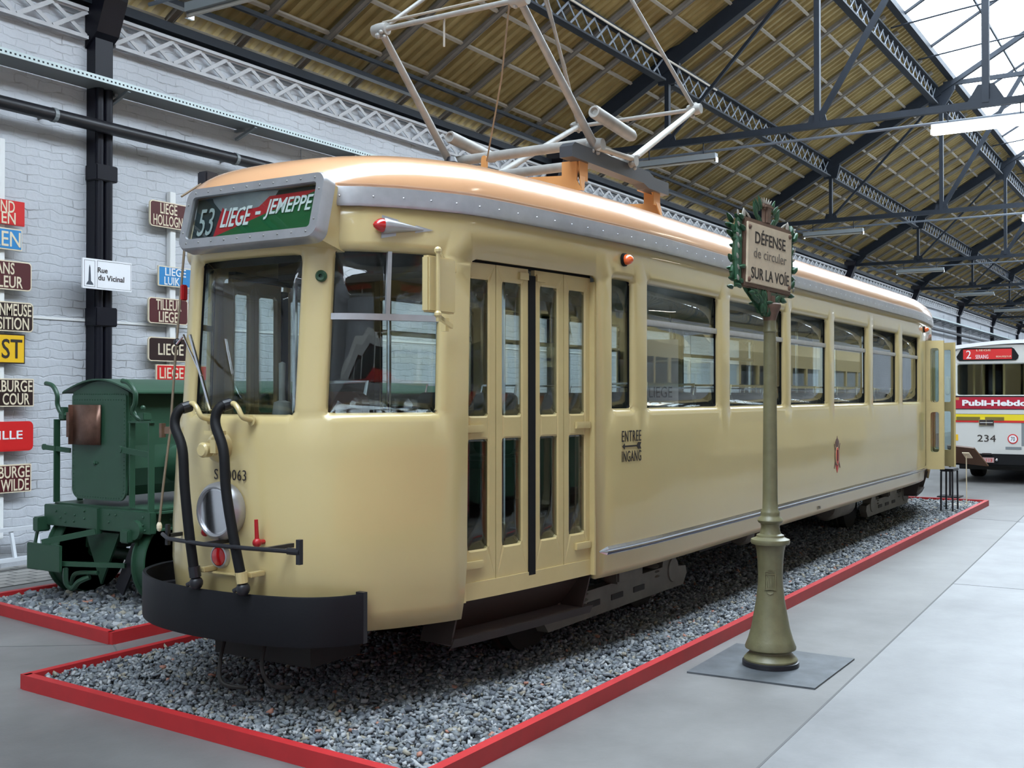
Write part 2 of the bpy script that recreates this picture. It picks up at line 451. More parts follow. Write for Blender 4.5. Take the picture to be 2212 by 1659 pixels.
def wtext(txt, c, h, w, m, parent, facing='-Y', **k):
    """lettering on a plate: facing '-Y' (wall signs) or '-X' (fronts facing the camera)"""
    if facing == '-Y': r, u = (1, 0, 0), (0, 0, 1)
    else: r, u = (0, -1, 0), (0, 0, 1)
    return text(txt, h, c, r, u, m, parent, fit=(w, h), **k)

def rrect(x0, x1, y0, y1, r, n=5):
    if not isinstance(r, (list, tuple)): r = [r]*4
    pts = []
    for (cx, cy, a0, q) in ((x1-r[0], y0+r[0], -90, r[0]), (x1-r[1], y1-r[1], 0, r[1]), (x0+r[2], y1-r[2], 90, r[2]), (x0+r[3], y0+r[3], 180, r[3])):
        for k in range(n+1):
            a = math.radians(a0 + 90*k/n); pts.append((cx+q*math.cos(a), cy+q*math.sin(a)))
    return pts
# ------------------------------------------------------------------ the hall
PITCH = 9.65; X0 = 7.65
TX = [X0 + PITCH * k for k in range(-1, 8)]          # truss positions
YW = 10.0; YR = -4.62; YRIDGE = 2.69; HX0, HX1 = -6.5, 80.0
AL = math.radians(30)
def roofz(y): return 6.02 + 0.5774 * ((YW - y) if y > YRIDGE else (y - YR))
portal('skylight_portal', (37, YRIDGE, 10.5), 88, 5.6, (0, 0, 0))

# floor, cobbles, joints
fl = struct('floor', MB().box(HX0, HX1, YR, YW + 0.2, -0.2, 0.0), 'floor')
struct('cobbled_strip', MB().box(HX0, HX1, 9.0, YW, 0.0, 0.006), 'cobble', fl)
jm = MB()
def joint(p, q, w=0.012):
    p = Vector((*p, 0)); q = Vector((*q, 0)); d = (q-p).normalized(); n = Vector((-d.y, d.x, 0)) * w/2
    jm.add([p-n, q-n, q+n, p+n, *[v + Vector((0, 0, 0.0015)) for v in (p-n, q-n, q+n, p+n)]],
           [(4, 5, 6, 7), (0, 1, 5, 4), (1, 2, 6, 5), (2, 3, 7, 6), (3, 0, 4, 7)])
joint((-6, 1.35), (5, 1.745)); joint((5, 1.745), (11.9, 1.99)); joint((11.9, 1.99), (30, 2.66))
for x in (10.6, 16.2, 22): joint((x, 1.95 + (x-10.6)*.036), (x+.1, -4.6), 0.008)
joint((16.35, 2.78), (16.25, 2.12), 0.008)
joint((4.98, 6.3), (4.7, 5.86), 0.012); joint((3.0, 9.0), (5.0, 6.3), 0.01)
joint((2.2, 9.3), (2.4, -4), 0.01)
jm.build('floor_joint', mat('joint_dirt', (0.10, 0.10, 0.10), 0.8), fl)

# walls
wl = struct('wall_left', MB().box(HX0, HX1, YW, YW + 0.35, 0, 5.70), 'brick')
struct('wall_groove', MB().box(HX0, HX1, YW - 0.012, YW, 2.47, 2.495), 'white', wl)
pm = MB()
for x in TX[1:]:
    for dx in (3.15, 6.4): pm.box(x + dx, x + dx + 0.28, YW - 0.02, YW, 0, 4.9 if dx < 4 else 5.3)
struct('wall_pilaster', pm, 'brick', wl)
struct('wall_right', MB().box(HX0, HX1, YR - 0.35, YR, 0, 5.85), 'brick')
struct('wall_back', MB().box(HX1, HX1 + 0.3, YR, YW, 0, 5.85).prism([(YR, 5.85), (YW, 5.85), (YRIDGE, 10.3)], HX1, HX1 + 0.3), 'brick')
struct('wall_front', MB().box(HX0 - 0.3, HX0, YR, YW, 0, 5.85).prism([(YR, 5.85), (YW, 5.85), (YRIDGE, 10.3)], HX0 - 0.3, HX0), 'brick')

# roof boards, corrugated: real ridges running down the slope
def slope_pt(side, x, t, h):
    # t along the slope from the eave, h above the plane
    if side > 0: return (x, YW + 0.4 - t*math.cos(AL) + h*math.sin(AL), roofz(YW) - 0.4*0.5774 + t*math.sin(AL) + h*math.cos(AL))
    return (x, YR - 0.4 + t*math.cos(AL) - h*math.sin(AL), roofz(YW) - 0.4*0.5774 + t*math.sin(AL) + h*math.cos(AL))
TL = 5.42 / math.cos(AL)
def corrugated(side):
    m = MB(); x = HX0; per = 0.2; prof = []
    while x < HX1:
        prof += [(x, 0.0), (x + per*.5, 0.012), (x + per*.62, 0.045), (x + per*.86, 0.045)]
        x += per
    vs = []; n = len(prof)
    for t in (0, TL):
        for px, h in prof: vs.append(slope_pt(side, px, t, 0.10 + h))
    for t in (0, TL):
        for px, h in prof: vs.append(slope_pt(side, px, t, 0.19))
    fs = []
    for i in range(n-1):
        fs.append((i, i+1, n+i+1, n+i)); fs.append((2*n+i, 3*n+i, 3*n+i+1, 2*n+i+1))
        fs.append((i, 2*n+i, 2*n+i+1, i+1)); fs.append((n+i, n+i+1, 3*n+i+1, 3*n+i))
    fs += [(0, n, 3*n, 2*n), (n-1, 3*n-1, 4*n-1, 2*n-1)]
    m.add(vs, fs); return m
ceil = struct('ceiling', corrugated(1), 'boards', fix=False)
ceil2 = struct('ceiling', corrugated(-1), 'boards', fix=False)
# common rafters: real bars one by one on the slope that is seen
raf0 = None; k = 0; x = X0 - PITCH
while x < HX1:
    onT = min(abs(x - tx) for tx in TX) < 0.3
    if not onT:
        if raf0 is None or len([1]) == 0:
            pass
        if raf0 is None:
            m = MB().bar(slope_pt(1, 0, 0.25, 0.045), slope_pt(1, 0, TL - 0.15, 0.045), 0.055, 0.085, up=(1, 0, 0))
            m.bar(slope_pt(1, 0.038, 0.25, 0.012), slope_pt(1, 0.038, TL - 0.15, 0.012), 0.008, 0.014, up=(1, 0, 0))
            raf0 = m.build('rafter', 'rafter', ceil); raf0.location.x = x
        else:
            r = raf0.copy(); COL.objects.link(r); r.parent = ceil; r.location.x = x
    k += 1; x = X0 - PITCH + k * PITCH / 9.0
bt0 = None; t = 0.33
while t < TL - 0.1:
    if bt0 is None:
        bt0 = MB().bar(slope_pt(1, HX0, t, 0.062), slope_pt(1, HX1, t, 0.062), 0.045, 0.045, up=(0, math.sin(AL), math.cos(AL))).build('batten', 'batten', ceil); tb = t
    else:
        b = bt0.copy(); COL.objects.link(b); b.parent = ceil
        b.location = Vector(slope_pt(1, 0, t, 0)) - Vector(slope_pt(1, 0, tb, 0))
    t += 0.6 / math.cos(AL)
# right slope (only seen in reflections): a few members
m = MB(); x = X0
while x < 40: m.bar(slope_pt(-1, x, 0.3, 0.0), slope_pt(-1, x, TL, 0.0), 0.085, 0.1, up=(1, 0, 0)); x += PITCH/9
m.build('rafter_row', 'rafter', ceil2)

# eave fascia and gutter board above the wall
struct('trim_1', MB().box(HX0, HX1, YW - 0.12, YW + 0.0, 5.80, 5.90).box(HX0, HX1, YW - 0.02, YW + 0.33, 5.74, 5.84)
       .bar((HX0, 9.72, 6.06), (HX1, 9.72, 6.06), 0.10, 0.06).bar((HX0, 9.5, 6.2), (HX1, 9.5, 6.2), 0.05, 0.05), 'iron')

# skylight panes
w1 = struct('window_1', MB().add([(HX0, 5.0, roofz(5.0)+.16), (HX1, 5.0, roofz(5.0)+.16), (HX1, YRIDGE, roofz(YRIDGE)+.16), (HX0, YRIDGE, roofz(YRIDGE)+.16)], [(0, 1, 2, 3)]), 'roofglass', fix=False)
w2 = struct('window_2', MB().add([(HX0, 0.38, roofz(5.0)+.16), (HX1, 0.38, roofz(5.0)+.16), (HX1, YRIDGE, roofz(YRIDGE)+.16), (HX0, YRIDGE, roofz(YRIDGE)+.16)], [(0, 1, 2, 3)]), 'roofglass', fix=False)
struct('trim_2', MB().box(HX0, HX1, YRIDGE - 0.05, YRIDGE + 0.05, 10.10, 10.36)
       .box(HX0, HX1, 4.88, 5.02, roofz(5.0) + 0.05, roofz(5.0) + 0.18)
       .box(HX0, HX1, 0.36, 0.50, roofz(5.0) + 0.05, roofz(5.0) + 0.18), 'iron')
# glazing ribs with their thin ties
def rib(x, i):
    m = MB()
    a = (x, 5.0, roofz(5.0) + .09); r = (x, YRIDGE, roofz(YRIDGE) + .09); b = (x, .38, roofz(5.0) + .09)
    m.bar(a, r, 0.045, 0.07, up=(1, 0, 0)); m.bar(r, b, 0.045, 0.07, up=(1, 0, 0))
    return m
rb0 = None; k = 0
for tx in TX:
    for q in (1, 2, 3):
        x = tx + PITCH * q / 4
        if x > HX1 - 0.5: continue
        if rb0 is None:
            rb0 = rib(0, 0).build('glazing_rib', 'iron', w1); rb0.location.x = x
            rt0 = MB().tube([(0, 5.15, roofz(5.15)), (0, 3.9, 8.95), (0, YRIDGE, 9.05), (0, 1.5, 8.95), (0, .2, roofz(5.15))], 0.018, 6).build('rib_tie', 'iron', rb0)
        else:
            c = copy_tree(rb0, w1); c.location.x = x
pr = MB()
for y in (3.9, 1.48): pr.bar((HX0, y, roofz(y if y > YRIDGE else 2*YRIDGE-y)+.08), (HX1, y, roofz(y if y > YRIDGE else 2*YRIDGE-y)+.08), 0.035, 0.05)
pr.build('glazing_purlin', 'iron', w1)

# trusses: one thing each, with every member a part
ORD = ['', 'first', 'second', 'third', 'fourth', 'fifth', 'sixth', 'seventh', 'eighth', 'ninth']
tr0 = None
def make_truss():
    t = thing('roof_truss', 'x', 'roof truss')
    for s in (1, -1):
        def Y(y): return y if s > 0 else 2*YRIDGE - y
        def bar(n, a, b, w, h): 
            return MB().bar((0, Y(a[0]), a[1]), (0, Y(b[0]), b[1]), w, h, up=(1, 0, 0)).build(n, 'iron', t)
        bar('principal_rafter', (9.9, roofz(9.9)-.06), (5.2, roofz(5.2)-.06), 0.24, 0.17)
        bar('principal_rafter', (5.2, roofz(5.2)-.10), (YRIDGE, roofz(YRIDGE)-.10), 0.10, 0.12)
        bar('strut', (7.7, 7.1), (7.7, 5.94), 0.075, 0.09)
        bar('strut', (5.15, 8.55), (5.15, 5.94), 0.085, 0.09)
        bar('diagonal', (7.7, 5.98), (5.25, 8.5), 0.05, 0.05)
        bar('diagonal', (5.15, 5.98), (YRIDGE+.1, 9.9), 0.10, 0.03)
        for y0 in (7.7, 5.15):
            MB().prism([(Y(y0)-.17, 5.90), (Y(y0)+.17, 5.90), (Y(y0)+.12, 6.10), (Y(y0)-.12, 6.10)], -0.012, 0.012).build('gusset', 'iron', t)
        MB().prism([(Y(9.95), 5.80), (Y(9.95), 6.15), (Y(9.45), 6.36), (Y(9.30), 6.20), (Y(9.5), 5.98), (Y(9.72), 5.88)], -0.06, 0.06).build('gusset', 'iron', t)
        MB().prism([(Y(5.42), 8.25), (Y(5.42), 8.72), (Y(4.85), 8.95), (Y(4.85), 8.72), (Y(5.1), 8.3)], -0.03, 0.03).build('gusset', 'iron', t)
        MB().prism([(Y(7.86), 6.95), (Y(7.86), 7.5), (Y(7.4), 7.6), (Y(7.55), 6.95)], -0.04, 0.04).build('gusset', 'iron', t)
    MB().bar((0, 9.9, 5.93), (0, -4.5, 5.93), 0.09, 0.10).build('tie_beam', 'iron', t)
    MB().bar((0, 5.1, 8.86), (0, .28, 8.86), 0.07, 0.10).build('collar_beam', 'iron', t)
    MB().bar((0, YRIDGE, 10.1), (0, YRIDGE, 5.94), 0.10, 0.10, up=(1, 0, 0)).build('king_post', 'iron', t)
    MB().prism([(2.40, 5.92), (2.98, 5.92), (2.80, 6.22), (2.58, 6.22)], -0.012, 0.012).build('gusset', 'iron', t)
    MB().tube([(0.12, 9.3, 5.76), (0.12, -4.2, 5.76)], 0.022, 8).build('conduit', 'lattice', t)
    return t
for i, x in enumerate(TX):
    if i == 0:
        t0 = make_truss(); t = t0
    else: t = copy_tree(t0)
    t.location.x = x
    if i == 0: lab = 'dark iron roof truss overhead behind the viewpoint'
    elif i == 1: lab = 'dark iron roof truss at top left, resting on the column with the street sign'
    elif i == 2: lab = 'dark iron roof truss crossing behind the pantograph, nearest of the fully visible trusses'
    else: lab = 'dark iron roof truss, %s in the row starting behind the pantograph' % ORD[i-1]
    tag(t, lab, 'roof truss', 'iron roof trusses along the hall')

# lattice girders
def lattice(x0, x1, z0, z1, y, n, chord, bw, m_, name, flat=0.01, post=True):
    root = thing(name, 'x', 'girder')
    MB().box(0, x1-x0, -chord/2, chord/2, z1-z0-0.035, z1-z0).box(0, x1-x0, 0.0, 0.012, z1-z0-0.05, z1-z0).build('top_chord', m_[0], root)
    MB().box(0, x1-x0, -chord/2, chord/2, 0, 0.035).box(0, x1-x0, 0.0, 0.012, 0, 0.05).build('bottom_chord', m_[0], root)
    lm = MB(); st = (x1-x0)/n
    for i in range(n):
        a = i*st; b = a+st
        lm.bar((a, -0.006, 0.04), (b, -0.006, z1-z0-0.04), flat, bw, up=(0, 0, 1))
        lm.bar((a, 0.012, z1-z0-0.04), (b, 0.012, 0.04), flat, bw, up=(0, 0, 1))
    lm.build('lattice_web', m_[1], root)
    root.location = (x0, y, z0)
    return root
kinds = [('eave_girder', 9.92, 5.42, 5.75, 0.06, 0.045, ('lattice_white', 'lattice_white'), 'white lattice girder on the wall top'),
         ('purlin_girder', 7.72, 6.97, 7.38, 0.14, 0.035, ('iron', 'lattice'), 'dark lattice girder at mid roof slope'),
         ('skylight_girder', 5.25, 8.38, 8.80, 0.14, 0.035, ('iron', 'lattice'), 'dark lattice girder at the skylight edge')]
for nm, y, z0, z1, ch, bw, mm, desc in kinds:
    g0 = None
    for i in range(0, 8):
        if g0 is None: g0 = lattice(0.17, PITCH - 0.17, z0, z1, y, 23, ch, bw, mm, nm); g = g0
        else: g = copy_tree(g0)
        g.location = (TX[i] + 0.17, y, z0)
        if i == 0: where = 'left of the column with the street sign' if nm == 'eave_girder' else 'in the bay above the viewpoint'
        elif i == 1: where = 'before the truss behind the pantograph'
        else: where = 'in the %s bay beyond the pantograph' % ORD[i-1]
        tag(g, desc + ', ' + where, 'girder', {'eave_girder': 'white eave girders', 'purlin_girder': 'lattice girders at mid slope', 'skylight_girder': 'lattice girders at the skylight edge'}[nm])

# columns
c0 = None
for i, x in enumerate(TX[1:]):
    if c0 is None:
        c0 = thing('iron_column', 'x', 'column')
        MB().box(-0.11, 0.11, 9.86, 10.0, 0, 6.0).build('web', 'iron_black', c0)
        MB().tube([(-0.06, 9.86, 0), (-0.06, 9.86, 5.0)], 0.045, 10).tube([(0.05, 9.86, 0), (0.05, 9.86, 5.0)], 0.05, 10).build('flute', 'iron_black', c0, smooth=True)
        MB().bbox(-0.16, 0.16, 9.80, 10.0, 0, 0.5).build('plinth', 'iron_black', c0)
        MB().bbox(-0.135, 0.135, 9.80, 9.99, 2.42, 2.62).bbox(-0.135, 0.135, 9.80, 9.99, 3.95, 4.12).build('collar', 'iron_black', c0)
        MB().prism([(9.80, 5.50), (9.99, 5.35), (9.99, 6.05), (9.62, 6.05), (9.66, 5.85)], -0.14, 0.14).build('capital', 'iron_black', c0)
        c = c0
    else: c = copy_tree(c0)
    c.location.x = x
    lab = ('black iron column against the white brick wall carrying the street name sign' if i == 0 else
           'black iron column at the wall hidden mostly behind the pantograph and tram roof' if i == 1 else
           'black iron wall column, %s beyond the pantograph' % ORD[i-1])
    tag(c, lab, 'column', 'black iron columns along the left wall')

# cable tray shelf and black pipe along the wall
sh = thing('cable_tray', 'long grey metal shelf with a perforated pale edge running high along the brick wall', 'shelf')
MB().box(HX0, HX1, 9.64, 9.975, 4.925, 4.94).build('tray', 'fixture', sh)
lip = MB().box(HX0, HX1, 9.625, 9.64, 4.925, 4.985).build('edge_strip', mat('galvanised_pale_edge', (0.52, 0.60, 0.60), 0.45, 0.2), sh)
pf = MB(); x = 4.0
while x < 16: pf.box(x, x+0.02, 9.6235, 9.6255, 4.945, 4.962); x += 0.05
tag(pf.build('perforation', 'iron', lip), kind='stuff')
bk = MB().bar((0, 9.65, 4.915), (0, 9.98, 4.80), 0.04, 0.03).bar((0, 9.85, 4.9), (0, 9.99, 4.9), 0.04, 0.03)
x = 7.8; b0 = None
while x < HX1 - 1:
    if b0 is None: b0 = bk.build('bracket', 'fixture', sh); b0.location.x = x
    else:
        b = b0.copy(); COL.objects.link(b); b.parent = sh; b.location.x = x
    x += 1.85
pp = thing('black_pipe', 'thick black pipe running along the brick wall below the cable tray', 'pipe')
MB().tube([(HX0, 9.76, 4.50), (HX1, 9.76, 4.50)], 0.066, 14).build('tube', 'black', pp, smooth=True)
x = 6.95; b0 = None
while x < 45:
    if b0 is None:
        b0 = MB().tube([(0, 9.76, 4.50), (0.045, 9.76, 4.50)], 0.073, 14).bar((0.02, 9.83, 4.50), (0.02, 10.0, 4.50), 0.03, 0.03).build('pipe_clamp', 'fixture', pp); b0.location.x = x
    else:
        b = b0.copy(); COL.objects.link(b); b.parent = pp; b.location.x = x
    x += 2.45

# fluorescent fixtures under the tie beams
def fixture(lit):
    t = thing('fluorescent_lamp', 'x', 'lamp')
    MB().box(-0.06, 0.06, -0.72, 0.72, 0.0, 0.09).build('housing', 'fixture' if not lit else 'white', t)
    MB().tube([(0, -0.70, -0.02), (0, 0.70, -0.02)], 0.022 if not lit else 0.05, 8).build('tube', 'tube_on' if lit else 'tube_off', t, smooth=True)
    MB().box(-0.05, 0.05, -0.73, -0.70, -0.06, 0.02).box(-0.05, 0.05, 0.70, 0.73, -0.06, 0.02).build('end_cap', 'white' if lit else 'chrome', t)
    MB().box(-0.008, 0.008, -0.5, -0.485, 0.09, 0.28).box(-0.008, 0.008, 0.485, 0.5, 0.09, 0.28).build('hanger', 'iron', t)
    return t
f_off = f_on = None
ys_off = {1: 7.85, 2: 7.55, 3: 7.65}
for i in range(1, 9):
    x = TX[i]
    f = fixture(False) if f_off is None else copy_tree(f_off); f_off = f_off or f
    f.location = (x, ys_off.get(i, 7.65), 5.60 if i > 1 else 5.50)
    tag(f, 'unlit grey fluorescent fitting ' + ('at the upper left under the nearest truss' if i == 1 else 'under the tie beam just right of the pantograph' if i == 2 else 'under the tie beam of the %s truss of the receding row' % ORD[i-1]), 'lamp', 'unlit fluorescent fittings over the tram')
for i in range(0, 9):
    for y in ((2.72,) if i in (3, 4, 5, 6, 7, 8) else (2.72, -1.2)):
        f = fixture(True) if f_on is None else copy_tree(f_on); f_on = f_on or f
        f.location = (TX[i], y, 5.62)
        tag(f, 'lit fluorescent fitting ' + ('glowing at the upper right edge under the skylight' if (i == 2 and y > 0) else 'under the %s truss from the viewpoint, %s' % (ORD[i] if i else 'rearmost', 'below the ridge' if y > 0 else 'towards the right wall')), 'lamp', 'lit fluorescent fittings under the ridge')

# bright overhead line beside the pantograph
tag(MB().tube([(9.0, 7.1, 6.93), (18.0, 7.1, 6.93)], 0.016, 6).build('overhead_wire', mat('bare_wire', (0.5, 0.46, 0.4), 0.4, 0.3)), 'thin pale overhead wire running lengthwise above the pantograph', 'wire')

# kerbs and ballast beds
def kerb(p, q, lab, grp, w=0.055, h=0.085):
    m = MB().bar((p[0], p[1], h/2), (q[0], q[1], h/2), w, h)
    return tag(m.build('wooden_kerb', 'redkerb'), lab, 'kerb', grp)
G1 = 'red kerbs round the tram bed'; G2 = 'red kerbs round the green engine bed'
KA = (3.98, 5.80); KB = (3.80, 2.84); KC = (18.35, 2.86); KD = (18.35, 5.80)
kerb(KA, (KB[0], KB[1]), 'red wooden kerb across the gravel bed in front of the tram nose', G1)
kerb((KB[0]-.02, KB[1]), KC, 'long red wooden kerb along the gravel bed beside the post with the sign', G1)
kerb(KC, KD, 'red wooden kerb closing the far end of the tram gravel bed', G1)
kerb(KD, (KA[0]-.02, KA[1]), 'red wooden kerb between the tram bed and the green engine bed, nearest the tram', G1)
LA = (5.28, 8.36); LB = (5.00, 6.34); LC = (11.5, 6.34); LD = (11.5, 8.36)
kerb(LA, LB, 'red wooden kerb across the gravel bed in front of the green engine', G2)
kerb((LB[0]-.02, LB[1]), LC, 'red wooden kerb on the tram side of the green engine bed', G2)
kerb(LC, LD, 'red wooden kerb at the far end of the green engine bed', G2)
kerb(LD, LA, 'red wooden kerb on the wall side of the green engine bed', G2)

def stones(name, regions, size, lab, zb=0.02, seed=1):
    r = np.random.default_rng(seed)
    base = np.array([(-1,-1,-1),(1,-1,-1),(1,1,-1),(-1,1,-1),(-1,-1,1),(1,-1,1),(1,1,1),(-1,1,1)], float)
    quads = np.array([(0,3,2,1),(4,5,6,7),(0,1,5,4),(1,2,6,5),(2,3,7,6),(3,0,4,7)])
    pts = []
    for (poly, dens, sc) in regions:
        x0 = min(p[0] for p in poly); x1 = max(p[0] for p in poly); y0 = min(p[1] for p in poly); y1 = max(p[1] for p in poly)
        n = int((x1-x0)*(y1-y0)*dens)
        q = np.column_stack([r.uniform(x0, x1, n), r.uniform(y0, y1, n)])
        # front edge is skewed: clip against the polygon's first edge
        (ax, ay), (bx, by) = poly[0], poly[1]
        xe = ax + (bx-ax)*(q[:, 1]-ay)/(by-ay)
        q = q[q[:, 0] > xe]
        pts.append(np.column_stack([q, np.full(len(q), sc)]))
    P = np.vstack(pts); n = len(P)
    V = base[None] * (1 + r.uniform(-0.42, 0.30, (n, 8, 3)))
    V *= (r.uniform(0.55, 1.2, (n, 1, 3)) * np.array([1.15, 0.85, 0.55])) * (size * P[:, 2] * r.uniform(0.65, 1.3, n))[:, None, None]
    a = r.uniform(0, 2*np.pi, n); b = r.normal(0, 0.5, n); c = r.normal(0, 0.5, n)
    def rot(V, ang, i, j):
        ca, sa = np.cos(ang)[:, None], np.sin(ang)[:, None]
        u, w = V[:, :, i].copy(), V[:, :, j].copy()
        V[:, :, i] = u*ca - w*sa; V[:, :, j] = u*sa + w*ca
    rot(V, b, 0, 2); rot(V, c, 1, 2); rot(V, a, 0, 1)
    V[:, :, 0] += P[:, 0][:, None]; V[:, :, 1] += P[:, 1][:, None]
    V[:, :, 2] += (zb + r.uniform(0.012, 0.040, n))[:, None]
    F = (quads[None] + (np.arange(n) * 8)[:, None, None]).reshape(-1, 4)
    me = bpy.data.meshes.new(name)
    me.vertices.add(n*8); me.vertices.foreach_set('co', V.reshape(-1))
    me.loops.add(len(F)*4); me.loops.foreach_set('vertex_index', F.reshape(-1).astype(np.int32))
    me.polygons.add(len(F)); me.polygons.foreach_set('loop_start', np.arange(len(F), dtype=np.int32)*4)
    me.update(calc_edges=True); me.validate()
    me.materials.append(M['stone'])
    o = bpy.data.objects.new(name, me); COL.objects.link(o)
    tag(o, lab, 'gravel', None, 'stuff')
    return o
e = 0.03
def bed(A, B, C, D):
    m = MB().add([(A[0]+e, A[1]-e, 0.03), (B[0]+e, B[1]+e, 0.03), (C[0]-e, C[1]+e, 0.03), (D[0]-e, D[1]-e, 0.03),
                  (A[0]+e, A[1]-e, 0.0), (B[0]+e, B[1]+e, 0.0), (C[0]-e, C[1]+e, 0.0), (D[0]-e, D[1]-e, 0.0)],
                 [(0, 1, 2, 3), (4, 7, 6, 5), (0, 4, 5, 1), (1, 5, 6, 2), (2, 6, 7, 3), (3, 7, 4, 0)])
    return m
M['bedsoil'] = mat('dark_ballast_base', (0.10, 0.105, 0.11), 0.85, vary=0.3, noise=40)
s1 = stones('ballast', [([(KA[0]+.05, KA[1]-.04), (KB[0]+.05, KB[1]+.05), (9.0, 2.9), (9.0, 5.7)], 2300, 1.0),
                        ([(9.0, 5.7), (9.0, 2.9), (18.3, 2.9), (18.3, 3.0)], 1400, 1.15)], 0.0135,
            'grey crushed stone ballast bed under and around the cream tram', seed=3)
bed(KA, KB, KC, KD).build('bed_base', 'bedsoil', s1)
s2 = stones('ballast', [([(LA[0]+.05, LA[1]-.05), (LB[0]+.05, LB[1]+.05), (9.0, 6.4), (9.0, 8.3)], 800, 1.0)], 0.023,
            'coarser grey stone ballast bed under the green engine', seed=5)
bed(LA, LB, LC, LD).build('bed_base', 'bedsoil', s2)
# ------------------------------------------------------------------ the cream tram
YC = 4.3; XM = 10.85
_half = [(4.10,0),(4.103,.08),(4.108,.16),(4.125,.30),(4.160,.42),(4.25,.58),(4.42,.72),(4.66,.845),(4.92,.94),(5.5,1.03),(6.1,1.095),(6.5,1.13),(7.0,1.148),(8.5,1.15),(XM,1.15)]
_pts = _half + [(2*XM-x, w) for x, w in reversed(_half[:-1])]
def _smooth(P, sub=10):
    out = []
    P = [Vector(p) for p in P]; n = len(P)
    for i in range(n-1):
        p0 = P[i-1] if i > 0 else Vector((P[1].x, -P[1].y)); p1 = P[i]; p2 = P[i+1]
        p3 = P[i+2] if i+2 < n else Vector((P[n-2].x, -P[n-2].y))
        # chordal tangents (Hermite)
        l = (p2-p1).length
        t1 = (p2-p0)/((p2-p1).length+(p1-p0).length)*l; t2 = (p3-p1)/((p3-p2).length+(p2-p1).length)*l
        for k in range(sub):
            u = k/sub
            h = (2*u**3-3*u**2+1, u**3-2*u**2+u, -2*u**3+3*u**2, u**3-u**2)
            out.append(p1*h[0]+t1*h[1]+p2*h[2]+t2*h[3])
    out.append(P[-1]); return out
_C = _smooth(_pts)
_CX = np.array([p.x for p in _C]); _CW = np.array([max(0, p.y) for p in _C])
_CS = np.concatenate([[0], np.cumsum(np.hypot(np.diff(_CX), np.diff(_CW)))])
SL = float(_CS[-1])
def sX(x): return float(np.interp(x, _CX, _CS))            # arc length at a given X
def sW(w): return float(np.interp(w, _CW[:120], _CS[:120]))
def plan(s):
    a = abs(s); x = float(np.interp(a, _CS, _CX)); w = float(np.interp(a, _CS, _CW))
    e = 0.015
    x1 = float(np.interp(a-e, _CS, _CX)) if a > e else float(np.interp(a+e, _CS, _CX)); w1 = float(np.interp(a-e, _CS, _CW)) if a > e else -float(np.interp(e-a, _CS, _CW)) if a < e else 0
    x2 = float(np.interp(a+e, _CS, _CX)); w2 = float(np.interp(a+e, _CS, _CW))
    if a < e: x1 = x2 if a < 1e-9 else x1
    if a > SL-e: x2, w2 = x1, -w1
    t = Vector((x2-x1, w2-w1)); t.normalize()
    n = Vector((-t.y, t.x))                                  # outward: away from the axis
    sg = -1 if s >= 0 else 1
    return Vector((x, YC + sg*w)), Vector((n.x, sg*n.y))
def leanf(x, z):
    l = 0.02 + max(0, z-1)*0.07
    return l*max(0, min(1, (5.2-x))) - l*max(0, min(1, x-(2*XM-5.2)))
def body(s, z, off=0.0):
    p, n = plan(s)
    tuck = -0.05*max(0, (0.80-z)/0.3)**2 if z < 0.8 else 0
    x = p.x + leanf(p.x, z)
    q = Vector((x, p.y)) + n*(off+tuck)
    return Vector((q.x, q.y, z))

